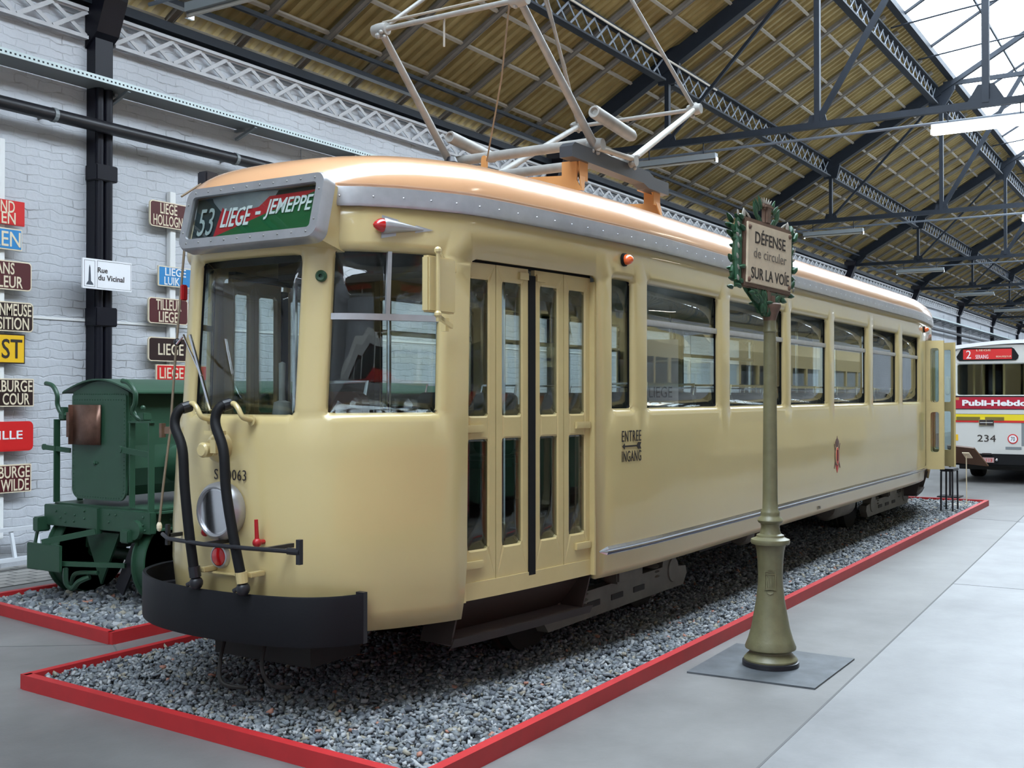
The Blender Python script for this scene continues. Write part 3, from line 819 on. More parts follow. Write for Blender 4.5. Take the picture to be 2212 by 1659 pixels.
def sheet(outline, holes, fn, name, m, parent, gs, gz, thick=0.025, rings=(0.0, 0.010, 0.022, 0.040), smooth=True, label=None, lip=0.028):
    """flat (s, z) sheet with rounded holes, mapped by fn(s, z, off); edges of holes curl inwards"""
    pts = [Vector(p) for p in outline]; edges = [(i, (i+1) % len(pts)) for i in range(len(pts))]
    for h in holes:
        for k, d in enumerate(rings):
            hp = rrect(h[0]-d, h[1]+d, h[2]-d, h[3]+d, min(h[4]+d, (h[1]-h[0])/2, (h[3]-h[2])/2), 5)
            if h[5:]: hp = [(a + (h[5] if abs(b-h[2]) < 0.2 else 0)*0, b) for a, b in hp]
            n0 = len(pts); 
            # densify long sides
            dens = []
            for i in range(len(hp)):
                a = Vector(hp[i]); b = Vector(hp[(i+1) % len(hp)]); L = (b-a).length; nn = max(1, int(L/0.09))
                for j in range(nn): dens.append(a + (b-a)*j/nn)
            pts += dens; edges += [(n0+i, n0+(i+1) % len(dens)) for i in range(len(dens))]
    xs = [p[0] for p in outline]; zs = [p[1] for p in outline]
    for a in np.arange(min(xs)+gs/2, max(xs), gs):
        for b in np.arange(min(zs)+gz/2, max(zs), gz):
            if any(h[0]-.055 < a < h[1]+.055 and h[2]-.055 < b < h[3]+.055 for h in holes): continue
            pts.append(Vector((a, b)))
    r = delaunay_2d_cdt([Vector((p[0], p[1])) for p in pts], edges, [], 0, 1e-5)
    V = [Vector(v) for v in r[0]]; F = []
    def inside(c):
        # outline test
        w = False; n = len(outline)
        for i in range(n):
            x1, y1 = outline[i]; x2, y2 = outline[(i+1) % n]
            if (y1 > c.y) != (y2 > c.y) and c.x < (x2-x1)*(c.y-y1)/(y2-y1)+x1: w = not w
        if not w: return False
        for h in holes:
            if h[0] < c.x < h[1] and h[2] < c.y < h[3]:
                rr = h[4]
                dx = max(h[0]+rr-c.x, 0, c.x-(h[1]-rr)); dy = max(h[2]+rr-c.y, 0, c.y-(h[3]-rr))
                if math.hypot(dx, dy) < rr or (dx == 0 or dy == 0): return False
        return True
    for f in r[2]:
        c = Vector((0, 0))
        for i in f: c += V[i]
        c /= len(f)
        if inside(c): F.append(f)
    def hd(p):
        best = 9
        for h in holes:
            dx = max(h[0]-p.x, 0, p.x-h[1]); dy = max(h[2]-p.y, 0, p.y-h[3]); best = min(best, math.hypot(dx, dy))
        return best
    P3 = []
    for p in V:
        d = hd(p); R = rings[-1] if len(rings) > 1 else 0
        off = -lip*(1-math.sqrt(max(0, 1-(1-min(d, R)/R)**2))) if R and d < R else 0
        P3.append(fn(p.x, p.y, off))
    mb = MB(); mb.add(P3, F)
    bm = bmesh.new(); me = bpy.data.meshes.new(name)
    me.from_pydata([tuple(v) for v in P3], [], [tuple(f) for f in F])
    bm.from_mesh(me)
    bmesh.ops.delete(bm, geom=[v for v in bm.verts if not v.link_faces], context='VERTS')
    bmesh.ops.recalc_face_normals(bm, faces=bm.faces[:])
    # consistent outward orientation
    fc = bm.faces[:][0]; bm.to_mesh(me); bm.free()
    me.materials.append(M[m])
    me.polygons.foreach_set('use_smooth', [smooth]*len(me.polygons))
    o = bpy.data.objects.new(name, me); COL.objects.link(o)
    if parent is not None: o.parent = parent
    if thick:
        md = o.modifiers.new('thickness', 'SOLIDIFY'); md.thickness = thick; md.offset = 0
        md.use_rim = True
        if smooth:
            pass
    if label: o['label'] = label
    return o

def patch(s0, s1, z0, z1, off, r, name, m, parent, thick=0.006, gs=0.08, gz=0.4, fn=body, smooth=True):
    return sheet(rrect(s0, s1, z0, z1, r, 4), [], lambda s, z, o: fn(s, z, off+o), name, m, parent, gs, gz, thick, rings=(), smooth=smooth)

def strip3(name, m, parent, s0, s1, prof, n, fn=body, smooth=True):
    """sweep a closed (off, z) profile along the body contour"""
    ss = [s0+(s1-s0)*i/n for i in range(n+1)]; vs = []; fs = []; k = len(prof)
    for s in ss:
        for off, z in prof: vs.append(fn(s, z, off))
    for i in range(n):
        for j in range(k): fs.append((i*k+j, i*k+(j+1) % k, (i+1)*k+(j+1) % k, (i+1)*k+j))
    fs += [tuple(range(k)), tuple(n*k+j for j in range(k-1, -1, -1))]
    return MB().add(vs, fs).build(name, m, parent, smooth=smooth)

tram = thing('tram', 'cream single-deck electric tram with orange roof and silver band, standing on the gravel bed', 'tram')

dA, dB = sX(4.91), sX(6.12)              # door opening
rA, rB = sX(2*XM-6.12), sX(2*XM-4.91)
holes = []; wins = []
WZ0, WZ1 = 1.60, 2.45
wspans = [(6.29, 6.56, .05), (6.75, 8.02, .05), (8.24, 9.57, .05), (9.74, 10.88, .05), (11.10, 12.38, .05), (12.62, 13.78, .05), (14.03, 15.05, .05)]
for sg in (1, -1):
    for i, (a, b, r) in enumerate(wspans):
        s0, s1 = sorted((sg*sX(a), sg*sX(b))); holes.append((s0, s1, WZ0, WZ1, r)); wins.append((s0, s1, i, sg))
    s0, s1 = sorted((sg*sW(.515), sg*sX(4.73))); holes.append((s0, s1, WZ0-.005, WZ1, .05)); cabw = (s0, s1) if sg == 1 else cabw
    s0, s1 = sorted((sg*dA, sg*dB)); holes.append((s0, s1, .30, 2.435, .05))
    s0, s1 = sorted((sg*rA, sg*rB)); holes.append((s0, s1, .30, 2.435, .05))
    s0, s1 = sorted((sg*sX(2*XM-4.73), sg*(sX(2*XM-4.26)))); holes.append((s0, s1, WZ0, WZ1, .05))
holes.append((-sW(.39), sW(.375), 1.585, 2.435, .06))
ZB = 2.68
def zbot(s):
    a = abs(s)
    if dA-.02 < a < dB+.02 or rA-.02 < a < rB+.02: return .56
    return .50 if a < dB or a > rA else .56
# lower outline (with door notch handled by the holes reaching below)
low = []; N = 160
for i in range(N+1):
    s = -SL*0.985 + 2*SL*0.985*i/N
    low.append((s, zbot(s)))
outline = low + [(SL*0.985, ZB)] + [(SL*0.985 - 2*SL*0.985*i/N, ZB) for i in range(1, N)] + [(-SL*0.985, ZB)]
# door holes must cut the rim: clip them to just above the outline and open below with separate cuts
holes_b = []
for h in holes:
    holes_b.append(h)
def outline_cut():
    o = []
    cuts = sorted([sorted((sg*a, sg*b)) for sg in (1, -1) for a, b in ((dA, dB), (rA, rB))])
    zl = lambda s: .50 if abs(s) < (dA+dB)/2 or abs(s) > (rA+rB)/2 else .56
    s = -SL*0.985; o.append((s, zl(s)))
    for a, b in cuts:
        n = max(2, int((a-o[-1][0])/0.1))
        st = o[-1][0]
        for i in range(1, n): o.append((st+(a-st)*i/n, zl(st+(a-st)*i/n)))
        o += [(a, zl(a-.01)), (a, 2.385), (a+.015, 2.42), (a+.05, 2.435), (b-.05, 2.435), (b-.015, 2.42), (b, 2.385), (b, zl(b+.01))]
    st = o[-1][0]; e = SL*0.985; n = 60
    for i in range(1, n): o.append((st+(e-st)*i/n, zl(st+(e-st)*i/n)))
    o.append((e, zl(e)))
    o += [(e-2*e*i/200, ZB) for i in range(0, 201)]
    return o
bodyo = sheet(outline_cut(), [h for h in holes if h[2] > 1], body, 'body', 'cream', tram, 0.11, 0.2, thick=0.03)

# aluminium gutter band with rivets
strip3('gutter_band', 'alu', tram, -SL*0.985, SL*0.985, [(0.0, 2.665), (0.038, 2.665), (0.042, 2.68), (0.036, 2.765), (0.0, 2.77)], 260)
rv = MB(); s = -SL*.6
while s < SL*.95:
    if abs(s) > .55: 
        p = body(s, 2.715, .040); rv.sphere(p, .0055, 6)
    s += .17
rv.build('rivets', 'alu', tram, smooth=True)

# orange roof: loft of shrinking rings
def roofpt(s, u):
    p, n = plan(s)
    w = p.y - YC
    x = p.x + leanf(p.x, 2.72)
    xc0, xc1 = 6.3, 2*XM-6.3
    y = YC + w*(1-u)
    if x < xc0: x = x + (xc0-x)*u
    elif x > xc1: x = x + (xc1-x)*u
    d = 1.15*u; U = .127/1.15
    if d < .127: z = 2.765 + .22*math.sin(math.acos(1-d/.22))
    else: z = 2.964 + .118*(1-(1-(d-.127)/1.023)**4.1)
    q = Vector((x, y)) + n*0.03*(1-u)
    return (q.x, q.y, z)
us = [.22*(1-math.cos(math.radians(a)))/1.15 for a in range(0, 66, 5)] + [.135, .16, .19, .24, .30, .38, .48, .60, .73, .86, 1.0]
ns = 360; vs = []; fs = []
for u in us:
    for i in range(ns):
        s = -SL + 2*SL*i/ns; vs.append(roofpt(s, u))
for j in range(len(us)-1):
    for i in range(ns): fs.append((j*ns+i, j*ns+(i+1) % ns, (j+1)*ns+(i+1) % ns, (j+1)*ns+i))
roof = MB().add(vs, fs).build('roof', 'orange', tram, smooth=True)
md = roof.modifiers.new('thickness', 'SOLIDIFY'); md.thickness = 0.02; md.offset = -1

# inner ceiling, floor, end bulkheads
pl = []
for i in range(240): 
    p, n = plan(-SL+2*SL*i/240); q = p - n*0.05; pl.append((q.x + leanf(p.x, 2.5), q.y))
MB().prism([(a, b) for a, b in pl], 2.60, 2.62, 'XY').build('inner_ceiling', 'int_cream', tram)
pl2 = [(a + .03, b) for a, b in pl]
MB().prism(pl2, .70, .74, 'XY').build('tram_floor', 'interior', tram)
# inner lining of the sills
def inlin(z0, z1, nm, m):
    for sg in (1, -1):
        for a, b in ((-0.0, dA), (dB, rA), (rB, SL)):
            strip3(nm, m, tram, sg*a, sg*b, [(-.05, z0), (-.04, z0), (-.04, z1), (-.05, z1)], 60)
inlin(.74, 1.57, 'inner_panel', 'interior')

# panes, gaskets and sliding bars
def frame_patch(s0, s1, z0, z1, w, off, name, m, parent, r, thick=.014):
    return sheet(rrect(s0, s1, z0, z1, r, 4), [(s0+w, s1-w, z0+w, z1-w, max(.005, r-w))], lambda s, z, o: body(s, z, off), name, m, parent, .1, .4, thick, rings=(0.0,), lip=0, smooth=False)
for s0, s1, i, sg in wins:
    w = patch(s0-.01, s1+.01, WZ0-.01, WZ1+.01, -.034, .04, 'window_pane', 'glass', tram)
    frame_patch(s0-.012, s1+.012, WZ0-.012, WZ1+.012, .022, -.03, 'gasket', 'rubber', w, .05)
    if i > 0:
        strip3('slider_bar', 'alu', w, s0, s1, [(-.036, 2.165), (-.012, 2.165), (-.010, 2.175), (-.012, 2.205), (-.036, 2.205)], 12)
for sg in (1, -1):
    s0, s1 = sorted((sg*sW(.515), sg*sX(4.73)))
    w = patch(s0-.01, s1+.01, WZ0-.015, WZ1+.01, -.034, .04, 'cab_window_pane', 'glass', tram)
    frame_patch(s0-.012, s1+.012, WZ0-.017, WZ1+.012, .018, -.03, 'gasket', 'rubber', w, .05)
    strip3('slider_bar', 'alu', w, s0, s1, [(-.036, 2.085), (-.010, 2.085), (-.010, 2.118), (-.036, 2.118)], 12)
    sm = sX(4.44)*sg
    strip3('slider_bar', 'alu', w, sm-.012, sm+.012, [(-.036, 2.11), (-.012, 2.11), (-.012, WZ1), (-.036, WZ1)], 2)
    s0, s1 = sorted((sg*sX(2*XM-4.73), sg*(sX(2*XM-4.26))))
    patch(s0-.01, s1+.01, WZ0-.01, WZ1+.01, -.034, .04, 'cab_window_pane', 'glass', tram)
w = patch(-sW(.39)-.01, sW(.375)+.01, 1.575, 2.445, -.034, .05, 'windscreen', 'glass', tram)
frame_patch(-sW(.39)-.012, sW(.375)+.012, 1.573, 2.447, .02, -.03, 'gasket', 'rubber', w, .06)

# entrance doors: four leaves, each with an upper and a lower pane
def bodyd(s, z, off=0.0):
    q = body(s, max(z, .80), off); return Vector((q.x, q.y, z))
def door_set(sa, sb, sg):
    n = 4; gap = .055; W_ = (sb-sa-gap)/4; cur = sa
    for k in range(4):
        a = cur; b = cur+W_; cur = b + (gap if k == 1 else 0)
        s0, s1 = sorted((sg*(a+.003), sg*(b-.003)))
        m_ = .052 if k in (0, 3) else .05
        z0, z1 = .665, 2.425
        hs = [(s0+m_, s1-m_, .845, 1.465, .035), (s0+m_, s1-m_, 1.575, 2.345, .035)]
        d = sheet([(s0, z0), (s1, z0), (s1, z1), (s0, z1)], hs, lambda s, z, o: bodyd(s, z, -.06+o), 'door_leaf', 'cream_door', tram, .08, .3, thick=.028, rings=(0.0, .006), lip=.005, smooth=False)
        for h in hs:
            patch(h[0]-.005, h[1]+.005, h[2]-.005, h[3]+.005, -.062, .035, 'door_pane', 'glass', d, thick=.005, fn=bodyd)
        if k in (0, 3):
            sc = s0+.02 if (k == 0) == (sg > 0) else s1-.17
            for z in (1.515, .775):
                strip3('hinge_plate', 'cream_door', d, sc, sc+.15, [(-.046, z-.02), (-.030, z-.02), (-.028, z), (-.030, z+.02), (-.046, z+.02)], 3, fn=bodyd)
        if k in (1, 2):
            sc = (s1-.09) if (k == 1) == (sg > 0) else (s0+.01)
            strip3('latch', 'cream_door', d, sc, sc+.08, [(-.046, 2.36), (-.032, 2.36), (-.032, 2.40), (-.046, 2.40)], 2, fn=bodyd)
    g0, g1 = sorted((sg*(sa+2*W_-.004), sg*(sa+2*W_+gap+.004)))
    strip3('door_rubber', 'rubber', tram, g0, g1, [(-.085, .66), (-.040, .66), (-.040, 2.39), (-.085, 2.39)], 2, fn=bodyd)
    # sill below and dark head above
    s0, s1 = sorted((sg*sa, sg*sb))
    strip3('door_sill', 'cream_door', tram, s0, s1, [(-.09, .585), (-.040, .585), (-.040, .680), (-.09, .680)], 8, fn=bodyd)
    for e_, dd in ((s0, 1), (s1, -1)):
        strip3('door_jamb', 'cream_door', tram, *sorted((e_-.004*dd, e_+.012*dd)), [(-.09, .585), (-.01, .585), (-.01, 2.40), (-.09, 2.40)], 1, fn=bodyd)
    strip3('door_header', 'rubber', tram, s0, s1, [(-.10, 2.425), (-.05, 2.425), (-.05, 2.47), (-.10, 2.47)], 8, fn=bodyd)
door_set(dA, dB, 1); door_set(dA, dB, -1); door_set(rA, rB, -1)
# open rear doors on the near side: two folded leaves standing out
rd = MB()
def leaf(x0, y0, x1, y1, nm='door_leaf'):
    p = Vector((x0, y0, 0)); q = Vector((x1, y1, 0)); d = (q-p); L = d.length; d.normalize(); n = Vector((-d.y, d.x, 0))
    fn = lambda s, z, o: p + d*s + Vector((0, 0, z))
    hs = [(.06, L-.06, .93, 1.47, .03), (.06, L-.06, 1.60, 2.33, .03)]
    o = sheet([(0, .70), (L, .70), (L, 2.43), (0, 2.43)], hs, lambda s, z, o: fn(s, z, o), nm, 'cream_door', tram, .1, .3, thick=.03, rings=(0.0,), lip=0, smooth=False)
    for h in hs: sheet(rrect(h[0]-.005, h[1]+.005, h[2]-.005, h[3]+.005, .03), [], lambda s, z, o: fn(s, z, 0), 'door_pane', 'glass', o, .2, .4, thick=.005, rings=(), smooth=False)
leaf(15.66, 3.205, 15.73, 2.99); leaf(15.78, 3.205, 15.74, 2.985)
leaf(16.68, 3.33, 16.35, 2.96); leaf(16.72, 3.35, 16.39, 2.97)

# front sill strip, brown step well
for sg in (1, -1):
    for a, b in ((dA, dB), (rA, rB)):
        s0, s1 = sorted((sg*a, sg*b))
        st = strip3('step_well', 'brown', tram, s0, s1, [(-.20, .36), (-.18, .36), (-.075, .60), (-.095, .60)], 10)
        strip3('step_tread', 'tread', st, s0, s1 + (.10 if sg > 0 and a == dA else 0), [(-.21, .335), (-.01, .335), (.0, .345), (.0, .375), (-.21, .375)], 10)
        strip3('step_edge', 'brown', st, s0, s1 + (.10 if sg > 0 and a == dA else 0), [(.0, .325), (.008, .325), (.008, .378), (.0, .378)], 10)
        for e_ in (s0, s1):
            p0 = body(e_, .60, -.02); p1 = body(e_, .345, .0); p2 = body(e_, .33, -.25); p3 = body(e_, .60, -.25)
            q = (body(e_+.01, .6, 0)-body(e_-.01, .6, 0)).normalized()*.006
            MB().add([p0-q, p1-q, p2-q, p3-q, p0+q, p1+q, p2+q, p3+q], [(0,1,2,3),(7,6,5,4),(0,4,5,1),(1,5,6,2),(2,6,7,3),(3,7,4,0)]).build('step_side', 'brown', st)

# chrome rub strip along the skirt
def rub(sg):
    s0, s1 = sX(6.22), sX(15.62)
    ss = [s0-.07] + [s0 + (s1-s0)*i/90 for i in range(91)]; vs = []; fs = []
    prof = [(0, -.031), (.016, -.028), (.026, -.010), (.022, -.004), (.022, .004), (.026, .010), (.016, .028), (0, .031)]
    for i, s in enumerate(ss):
        k = .12 if i == 0 else 1
        for o_, dz in prof: vs.append(body(sg*s, .725+dz*k, o_*k))
    K = len(prof)
    for i in range(len(ss)-1):
        for j in range(K): fs.append((i*K+j, i*K+(j+1) % K, (i+1)*K+(j+1) % K, (i+1)*K+j))
    fs += [tuple(range(K)), tuple((len(ss)-1)*K+j for j in range(K-1, -1, -1))]
    o = MB().add(vs, fs).build('rub_strip', 'chrome', tram, smooth=False)
    strip3('rub_insert', mat('navy_insert', (0.01, 0.012, 0.05), .3) if sg > 0 else 'black', o, sg*s0, sg*s1, [(.010, .699), (.0275, .706), (.0285, .714), (.01, .72)], 90)
rub(1); rub(-1)

# lettering on the side
def side_text(t, x, z, w, h, m='ink', yoff=.0):
    s = sX(x); p = body(s, z, .0175); q = (body(s+.2, z)-body(s-.2, z)).normalized()
    return text(t, h, p, q, (0, 0, 1), m, tram, 'lettering', fit=(w, h), depth=.002, offset=.0, spacing=1.12)
side_text('ENTREE', 6.51, 1.435, .25, .07); side_text('INGANG', 6.51, 1.305, .25, .07)
s = sX(6.51); p = body(s, 1.37, .0168)
q = (body(s+.2, 1.37)-body(s-.2, 1.37)).normalized()
def side_poly(pts, x, z, m, nm, d=.0168, t=.002):
    s = sX(x); p = body(s, z, d); q = (body(s+.2, z)-body(s-.2, z)).normalized(); n = Vector((q.y, -q.x, 0))
    k = len(pts); vs = [p+q*a+Vector((0, 0, b)) for a, b in pts] + [p+q*a+Vector((0, 0, b))+n*t for a, b in pts]
    return MB().add(vs, [tuple(range(k-1, -1, -1)), tuple(range(k, 2*k))] + [(i, (i+1) % k, (i+1) % k+k, i+k) for i in range(k)]).build(nm, m, tram)
side_poly([(-.125, 0), (-.09, .018), (-.09, .005), (.07, .005), (.085, .022), (.125, .022), (.11, 0), (.125, -.022), (.085, -.022), (.07, -.005), (-.09, -.005), (-.09, -.018)], 6.51, 1.37, 'ink', 'arrow')
# crest: crown, ring and centre bar in red and dark brown
def ell(a, b, cx=0, cz=0, n=24): return [(cx+a*math.cos(2*math.pi*i/n), cz+b*math.sin(2*math.pi*i/n)) for i in range(n)]
side_poly(ell(.085, .105), 11.16, 1.09, 'sign_maroon', 'crest_ring')
side_poly(ell(.07, .09), 11.16, 1.09, 'cream', 'crest_field', d=.0190)
side_poly(ell(.045, .085), 11.16, 1.09, 'sign_red', 'crest_wheel', d=.0205)
side_poly([(-.014, -.05), (.014, -.05), (.014, .06), (-.014, .06)], 11.16, 1.09, 'ink', 'crest_bar', d=.0225)
side_poly([(-.05, .10), (.05, .10), (.062, .14), (.035, .165), (.012, .175), (0, .20), (-.012, .175), (-.035, .165), (-.062, .14)], 11.16, 1.09, 'sign_maroon', 'crest_crown')
side_poly([(-.05, -.09), (.05, -.09), (.03, -.13), (0, -.17), (-.03, -.13)], 11.16, 1.09, 'sign_red', 'crest_tail')
for a in (-1, 1):
    side_poly([(a*.06, .07), (a*.095, .125), (a*.105, .12), (a*.075, .055)], 11.16, 1.09, 'sign_maroon', 'crest_ray')
    side_poly([(a*.06, -.07), (a*.095, -.125), (a*.105, -.12), (a*.075, -.055)], 11.16, 1.09, 'sign_maroon', 'crest_ray')
side_text('1 20 t', 10.6, .62, .12, .03)

# orange marker lamps
for x in (6.41, 15.36):
    p = body(sX(x), 2.565, .016)
    b_ = MB().lathe([(.043, 0), (.043, -.014), (.036, -.018)], p, 'Y', 20).build('lamp_base', 'rubber', tram, smooth=True)
    MB().lathe([(.034, -.014), (.034, -.03), (.028, -.052), (.012, -.066), (0.0001, -.068)], p, 'Y', 20).build('lamp_lens', 'lens_orange', b_, smooth=True)
# red lamp in a chrome teardrop housing
p0 = body(sX(4.385), 2.567, .045); p1 = body(sX(4.60), 2.563, .022)
d = (p1-p0).normalized()
Rm = d.to_track_quat('Z', 'Y').to_matrix()
hs_ = MB().lathe([(.038, 0), (.041, .01), (.038, .03), (.005, (p1-p0).length)], p0, Rm, 22).build('lamp_housing', 'alu', tram, smooth=True)
MB().lathe([(.035, .004), (.036, -.012), (.030, -.030), (.014, -.050), (.0001, -.056)], p0, Rm, 22).build('lamp_lens', 'lens_red', hs_, smooth=True)
s0_ = sX(4.385); s1_ = sX(4.66)
fv = [body(s0_, 2.625, .017), body(s0_, 2.505, .017), body(s1_, 2.563, .017)]
fv += [body(s0_, 2.625, .021), body(s0_, 2.505, .021), body(s1_, 2.563, .021)]
MB().add(fv, [(0, 2, 1), (3, 4, 5), (0, 1, 4, 3), (1, 2, 5, 4), (2, 0, 3, 5)]).build('lamp_flange', 'alu', hs_)
# green vent button, red reflector
p = body(sW(.475), 2.305, .016); n_ = plan(sW(.475))[1]
Rn = Vector((n_.x, n_.y, 0)).to_track_quat('Z', 'Y').to_matrix()
MB().lathe([(.030, 0), (.030, .012), (.022, .022), (.010, .020), (.009, .006), (0.0001, .006)], p, Rn, 22).build('button', 'leafgreen', tram, smooth=True)
pr_ = body(-sW(.60), 2.28, .016)
MB().bbox(pr_.x-.02, pr_.x+.02, pr_.y-.005, pr_.y+.02, pr_.z-.045, pr_.z+.045, .006).build('reflector', 'red', tram)

# destination sign box
sg_ = thing('destination_sign', None, None); sg_.parent = tram
Yc = 4.205; hw = .497; tb = Vector((4.14, 0, 2.47)); tt = Vector((4.225, 0, 2.815))
uz = (tt-tb).normalized(); nx = Vector((uz.z, 0, -uz.x)) * -1    # outward normal (-X)
cy = Vector((0, Yc, 0)); cc = (tb+tt)/2
H2 = (tt-tb).length/2
def sp(a, b, d=0): return cc + Vector((0, Yc - a, 0)) + uz*b + nx*d       # a to the viewer's right
def slab(pts, d0, d1, nm, m, par=sg_):
    k = len(pts); vs = [sp(a, b, d0) for a, b in pts] + [sp(a, b, d1) for a, b in pts]
    return MB().add(vs, [tuple(range(k)), tuple(range(2*k-1, k-1, -1))] + [(i, i+k, (i+1) % k+k, (i+1) % k) for i in range(k)]).build(nm, m, par)
outer = rrect(-hw, hw, -H2, H2, .06, 6); inner = rrect(-hw+.055, hw-.055, -H2+.058, H2-.055, .02, 6)
k = len(outer)
vs = [sp(a, b, 0.012) for a, b in inner] + [sp(a, b, .03) for a, b in inner] + [sp(a*.985, b*.96, .03) for a, b in outer] + [sp(a, b, .012) for a, b in outer] + [sp(a, b, -.05) for a, b in outer]
fs = []
for j in range(4):
    for i in range(k): fs.append((j*k+i, j*k+(i+1) % k, (j+1)*k+(i+1) % k, (j+1)*k+i))
fr = MB().add(vs, fs).build('sign_frame', 'alu', sg_, smooth=True)
rv = MB()
for i in range(10):
    for b in (-H2+.035, H2-.033): rv.sphere(sp(-hw+.07+i*(2*hw-.14)/9, b, .031), .006, 6)
for b in (-.08, .08):
    for a in (-hw+.03, hw-.03): rv.sphere(sp(a, b, .031), .006, 6)
rv.build('screws', 'steel', sg_)
slab(rrect(-hw+.01, hw-.01, -H2+.01, H2-.01, .05, 5), -.06, -.05, 'sign_back', 'cream')
# box joining sign to body (cream cheeks)
slab([(-hw+.04, -H2+.02), (hw-.04, -H2+.02), (hw-.04, H2-.03), (-hw+.04, H2-.03)], -.24, -.06, 'sign_box', 'cream')
iw, ih = hw-.055, H2-.0565
bl = slab([(-iw, -ih), (iw, -ih), (iw, ih), (-iw, ih)], -.02, -.012, 'display_blind', 'disp_black')
slab([(-iw*.62, -ih*.86), (iw*.99, ih*.82), (-iw*.54, ih*.72)], -.012, -.009, 'display_red', 'disp_red')
slab([(-iw*.62, -ih*.86), (iw*.99, -ih*.86), (iw*.99, ih*.82)], -.012, -.009, 'display_green', 'disp_green')
def stext(t, a, b, w, h, m='letter_white', **kw):
    return text(t, h, sp(a, b, -.005), (0, -1, 0), tuple(uz), m, sg_, 'lettering', fit=(w, h), depth=.003, **kw)
stext('53', -iw*.78, -ih*.12, .11, .155, m=mat('pale_grey_lettering', (.42, .45, .45), .5))
stext('LIEGE', -iw*.28, -ih*.02, .215, .11, shear=.2, offset=.0015)
slab([(iw*.03, -.004), (iw*.11, -.004), (iw*.11, .014), (iw*.03, .014)], -.009, -.006, 'dash', 'letter_white')
stext('JEMEPPE', iw*.55, ih*.14, .325, .11, shear=.2, offset=.0015)
slab(rrect(-iw-.01, iw+.01, -ih-.01, ih+.01, .02, 4), .012, .015, 'sign_glass', 'glass', sg_)

# bumper
def curve_pts(P, sub=8):
    P = [Vector(p) for p in P]; out = []
    for i in range(len(P)-1):
        p0 = P[max(0, i-1)]; p1 = P[i]; p2 = P[i+1]; p3 = P[min(len(P)-1, i+2)]
        for k_ in range(sub):
            u = k_/sub
            out.append(0.5*((2*p1)+(p2-p0)*u+(2*p0-5*p1+4*p2-p3)*u*u+(3*p1-p0-3*p2+p3)*u**3))
    out.append(P[-1]); return out
BP = curve_pts([(4.68, 5.26), (4.50, 5.25), (4.28, 5.13), (4.12, 4.88), (4.04, 4.58), (4.02, 4.30), (4.04, 4.02), (4.10, 3.80), (4.20, 3.67), (4.34, 3.60)])
vs = []; fs = []
for i, p in enumerate(BP):
    a = BP[max(0, i-1)]; b = BP[min(len(BP)-1, i+1)]; t = (b-a).normalized(); n = Vector((t.y, -t.x)) 
    if n.x > 0 and i > len(BP)//2 and n.y > 0: n = -n
    n = Vector((-abs(n.x) if 6 < i < len(BP)-6 else n.x, n.y))
    for d_, z in ((0, .465), (.018, .455), (.022, .47), (.022, .695), (.018, .705), (0, .70)):
        vs.append((p.x - n.x*0 + (n.x)*d_, p.y + n.y*d_, z))
for i in range(len(BP)-1):
    for j in range(6): fs.append((i*6+j, i*6+(j+1) % 6, (i+1)*6+(j+1) % 6, (i+1)*6+j))
fs += [tuple(range(6)), tuple((len(BP)-1)*6+j for j in range(5, -1, -1))]
bmp = MB().add(vs, fs).build('bumper', 'bumper', tram, smooth=True)
MB().bar((4.345, 3.605, .455), (4.345, 3.605, .71), .05, .03, up=(1, 0, 0)).build('bumper_end', 'black', bmp)
MB().bar((4.26, 3.67, .66), (4.45, 3.75, .66), .05, .03).bar((4.40, 5.15, .6), (4.6, 5.1, .6), .05, .03).bar((4.06, 4.3, .6), (4.3, 4.3, .6), .3, .03).build('bumper_bracket', 'black', bmp)

# headlight
hp = Vector((4.115, 4.325, 1.10))
hl = MB().lathe([(.10, .02), (.145, .0), (.152, -.03), (.148, -.06), (.128, -.082), (.120, -.080), (.118, -.066)], hp, 'X', 36).build('headlight', 'alu', tram, smooth=True)
MB().lathe([(.119, -.068), (.10, -.035), (.07, -.010), (.02, .004), (.0001, .005)], hp, 'X', 14).build('reflector_bowl', mat('bowl_silver', (.85, .85, .87), .18, 1.0), hl)
MB().lathe([(.119, -.066), (.09, -.072), (.05, -.077), (.0001, -.079)], hp, 'X', 36).build('headlight_glass', 'lensglass', hl, smooth=True)
MB().sphere(hp+Vector((-.035, 0, 0)), .016, 10).build('bulb', 'letter_white', hl, smooth=True)
# tail lamp
tp = Vector((4.115, 4.345, .862))
tl = MB().lathe([(.062, .03), (.064, -.015), (.058, -.03), (.050, -.032), (.049, -.024)], tp, 'X', 28).build('tail_lamp', 'alu', tram, smooth=True)
MB().lathe([(.050, -.022), (.045, -.034), (.025, -.040), (.0001, -.041)], tp, 'X', 28).build('tail_lens', 'lens_red', tl, smooth=True)
# air coupling boss above the headlight, cream
cp_ = Vector((4.12, 4.375, 1.425))
cb = MB().lathe([(.075, .03), (.078, -.01), (.070, -.03), (.045, -.045), (.044, -.06), (.0001, -.06)], cp_, 'X', 24).build('coupling_boss', 'cream', tram, smooth=True)
MB().lathe([(.036, -.05), (.040, -.06), (.040, -.10), (.030, -.11), (.0001, -.11)], cp_+Vector((0, .02, -.01)), 'X', 16).build('coupling_cap', 'cream', cb, smooth=True)
MB().box(4.03, 4.05, 4.31, 4.35, 1.40, 1.47).tube([(4.09, 4.34, 1.49), (4.03, 4.33, 1.51), (4.02, 4.32, 1.545), (4.05, 4.30, 1.55)], .012, 8).bar((4.05, 4.27, 1.505), (4.05, 4.40, 1.505), .03, .02).build('coupling_latch', 'cream', cb)
text('S 10063', .05, body(0, 1.285, .018)+Vector((-.001, -.0, 0)), (0, -1, 0), (0, 0, 1), 'ink', tram, 'lettering', fit=(.23, .055), depth=.002, offset=.0, spacing=1.1)
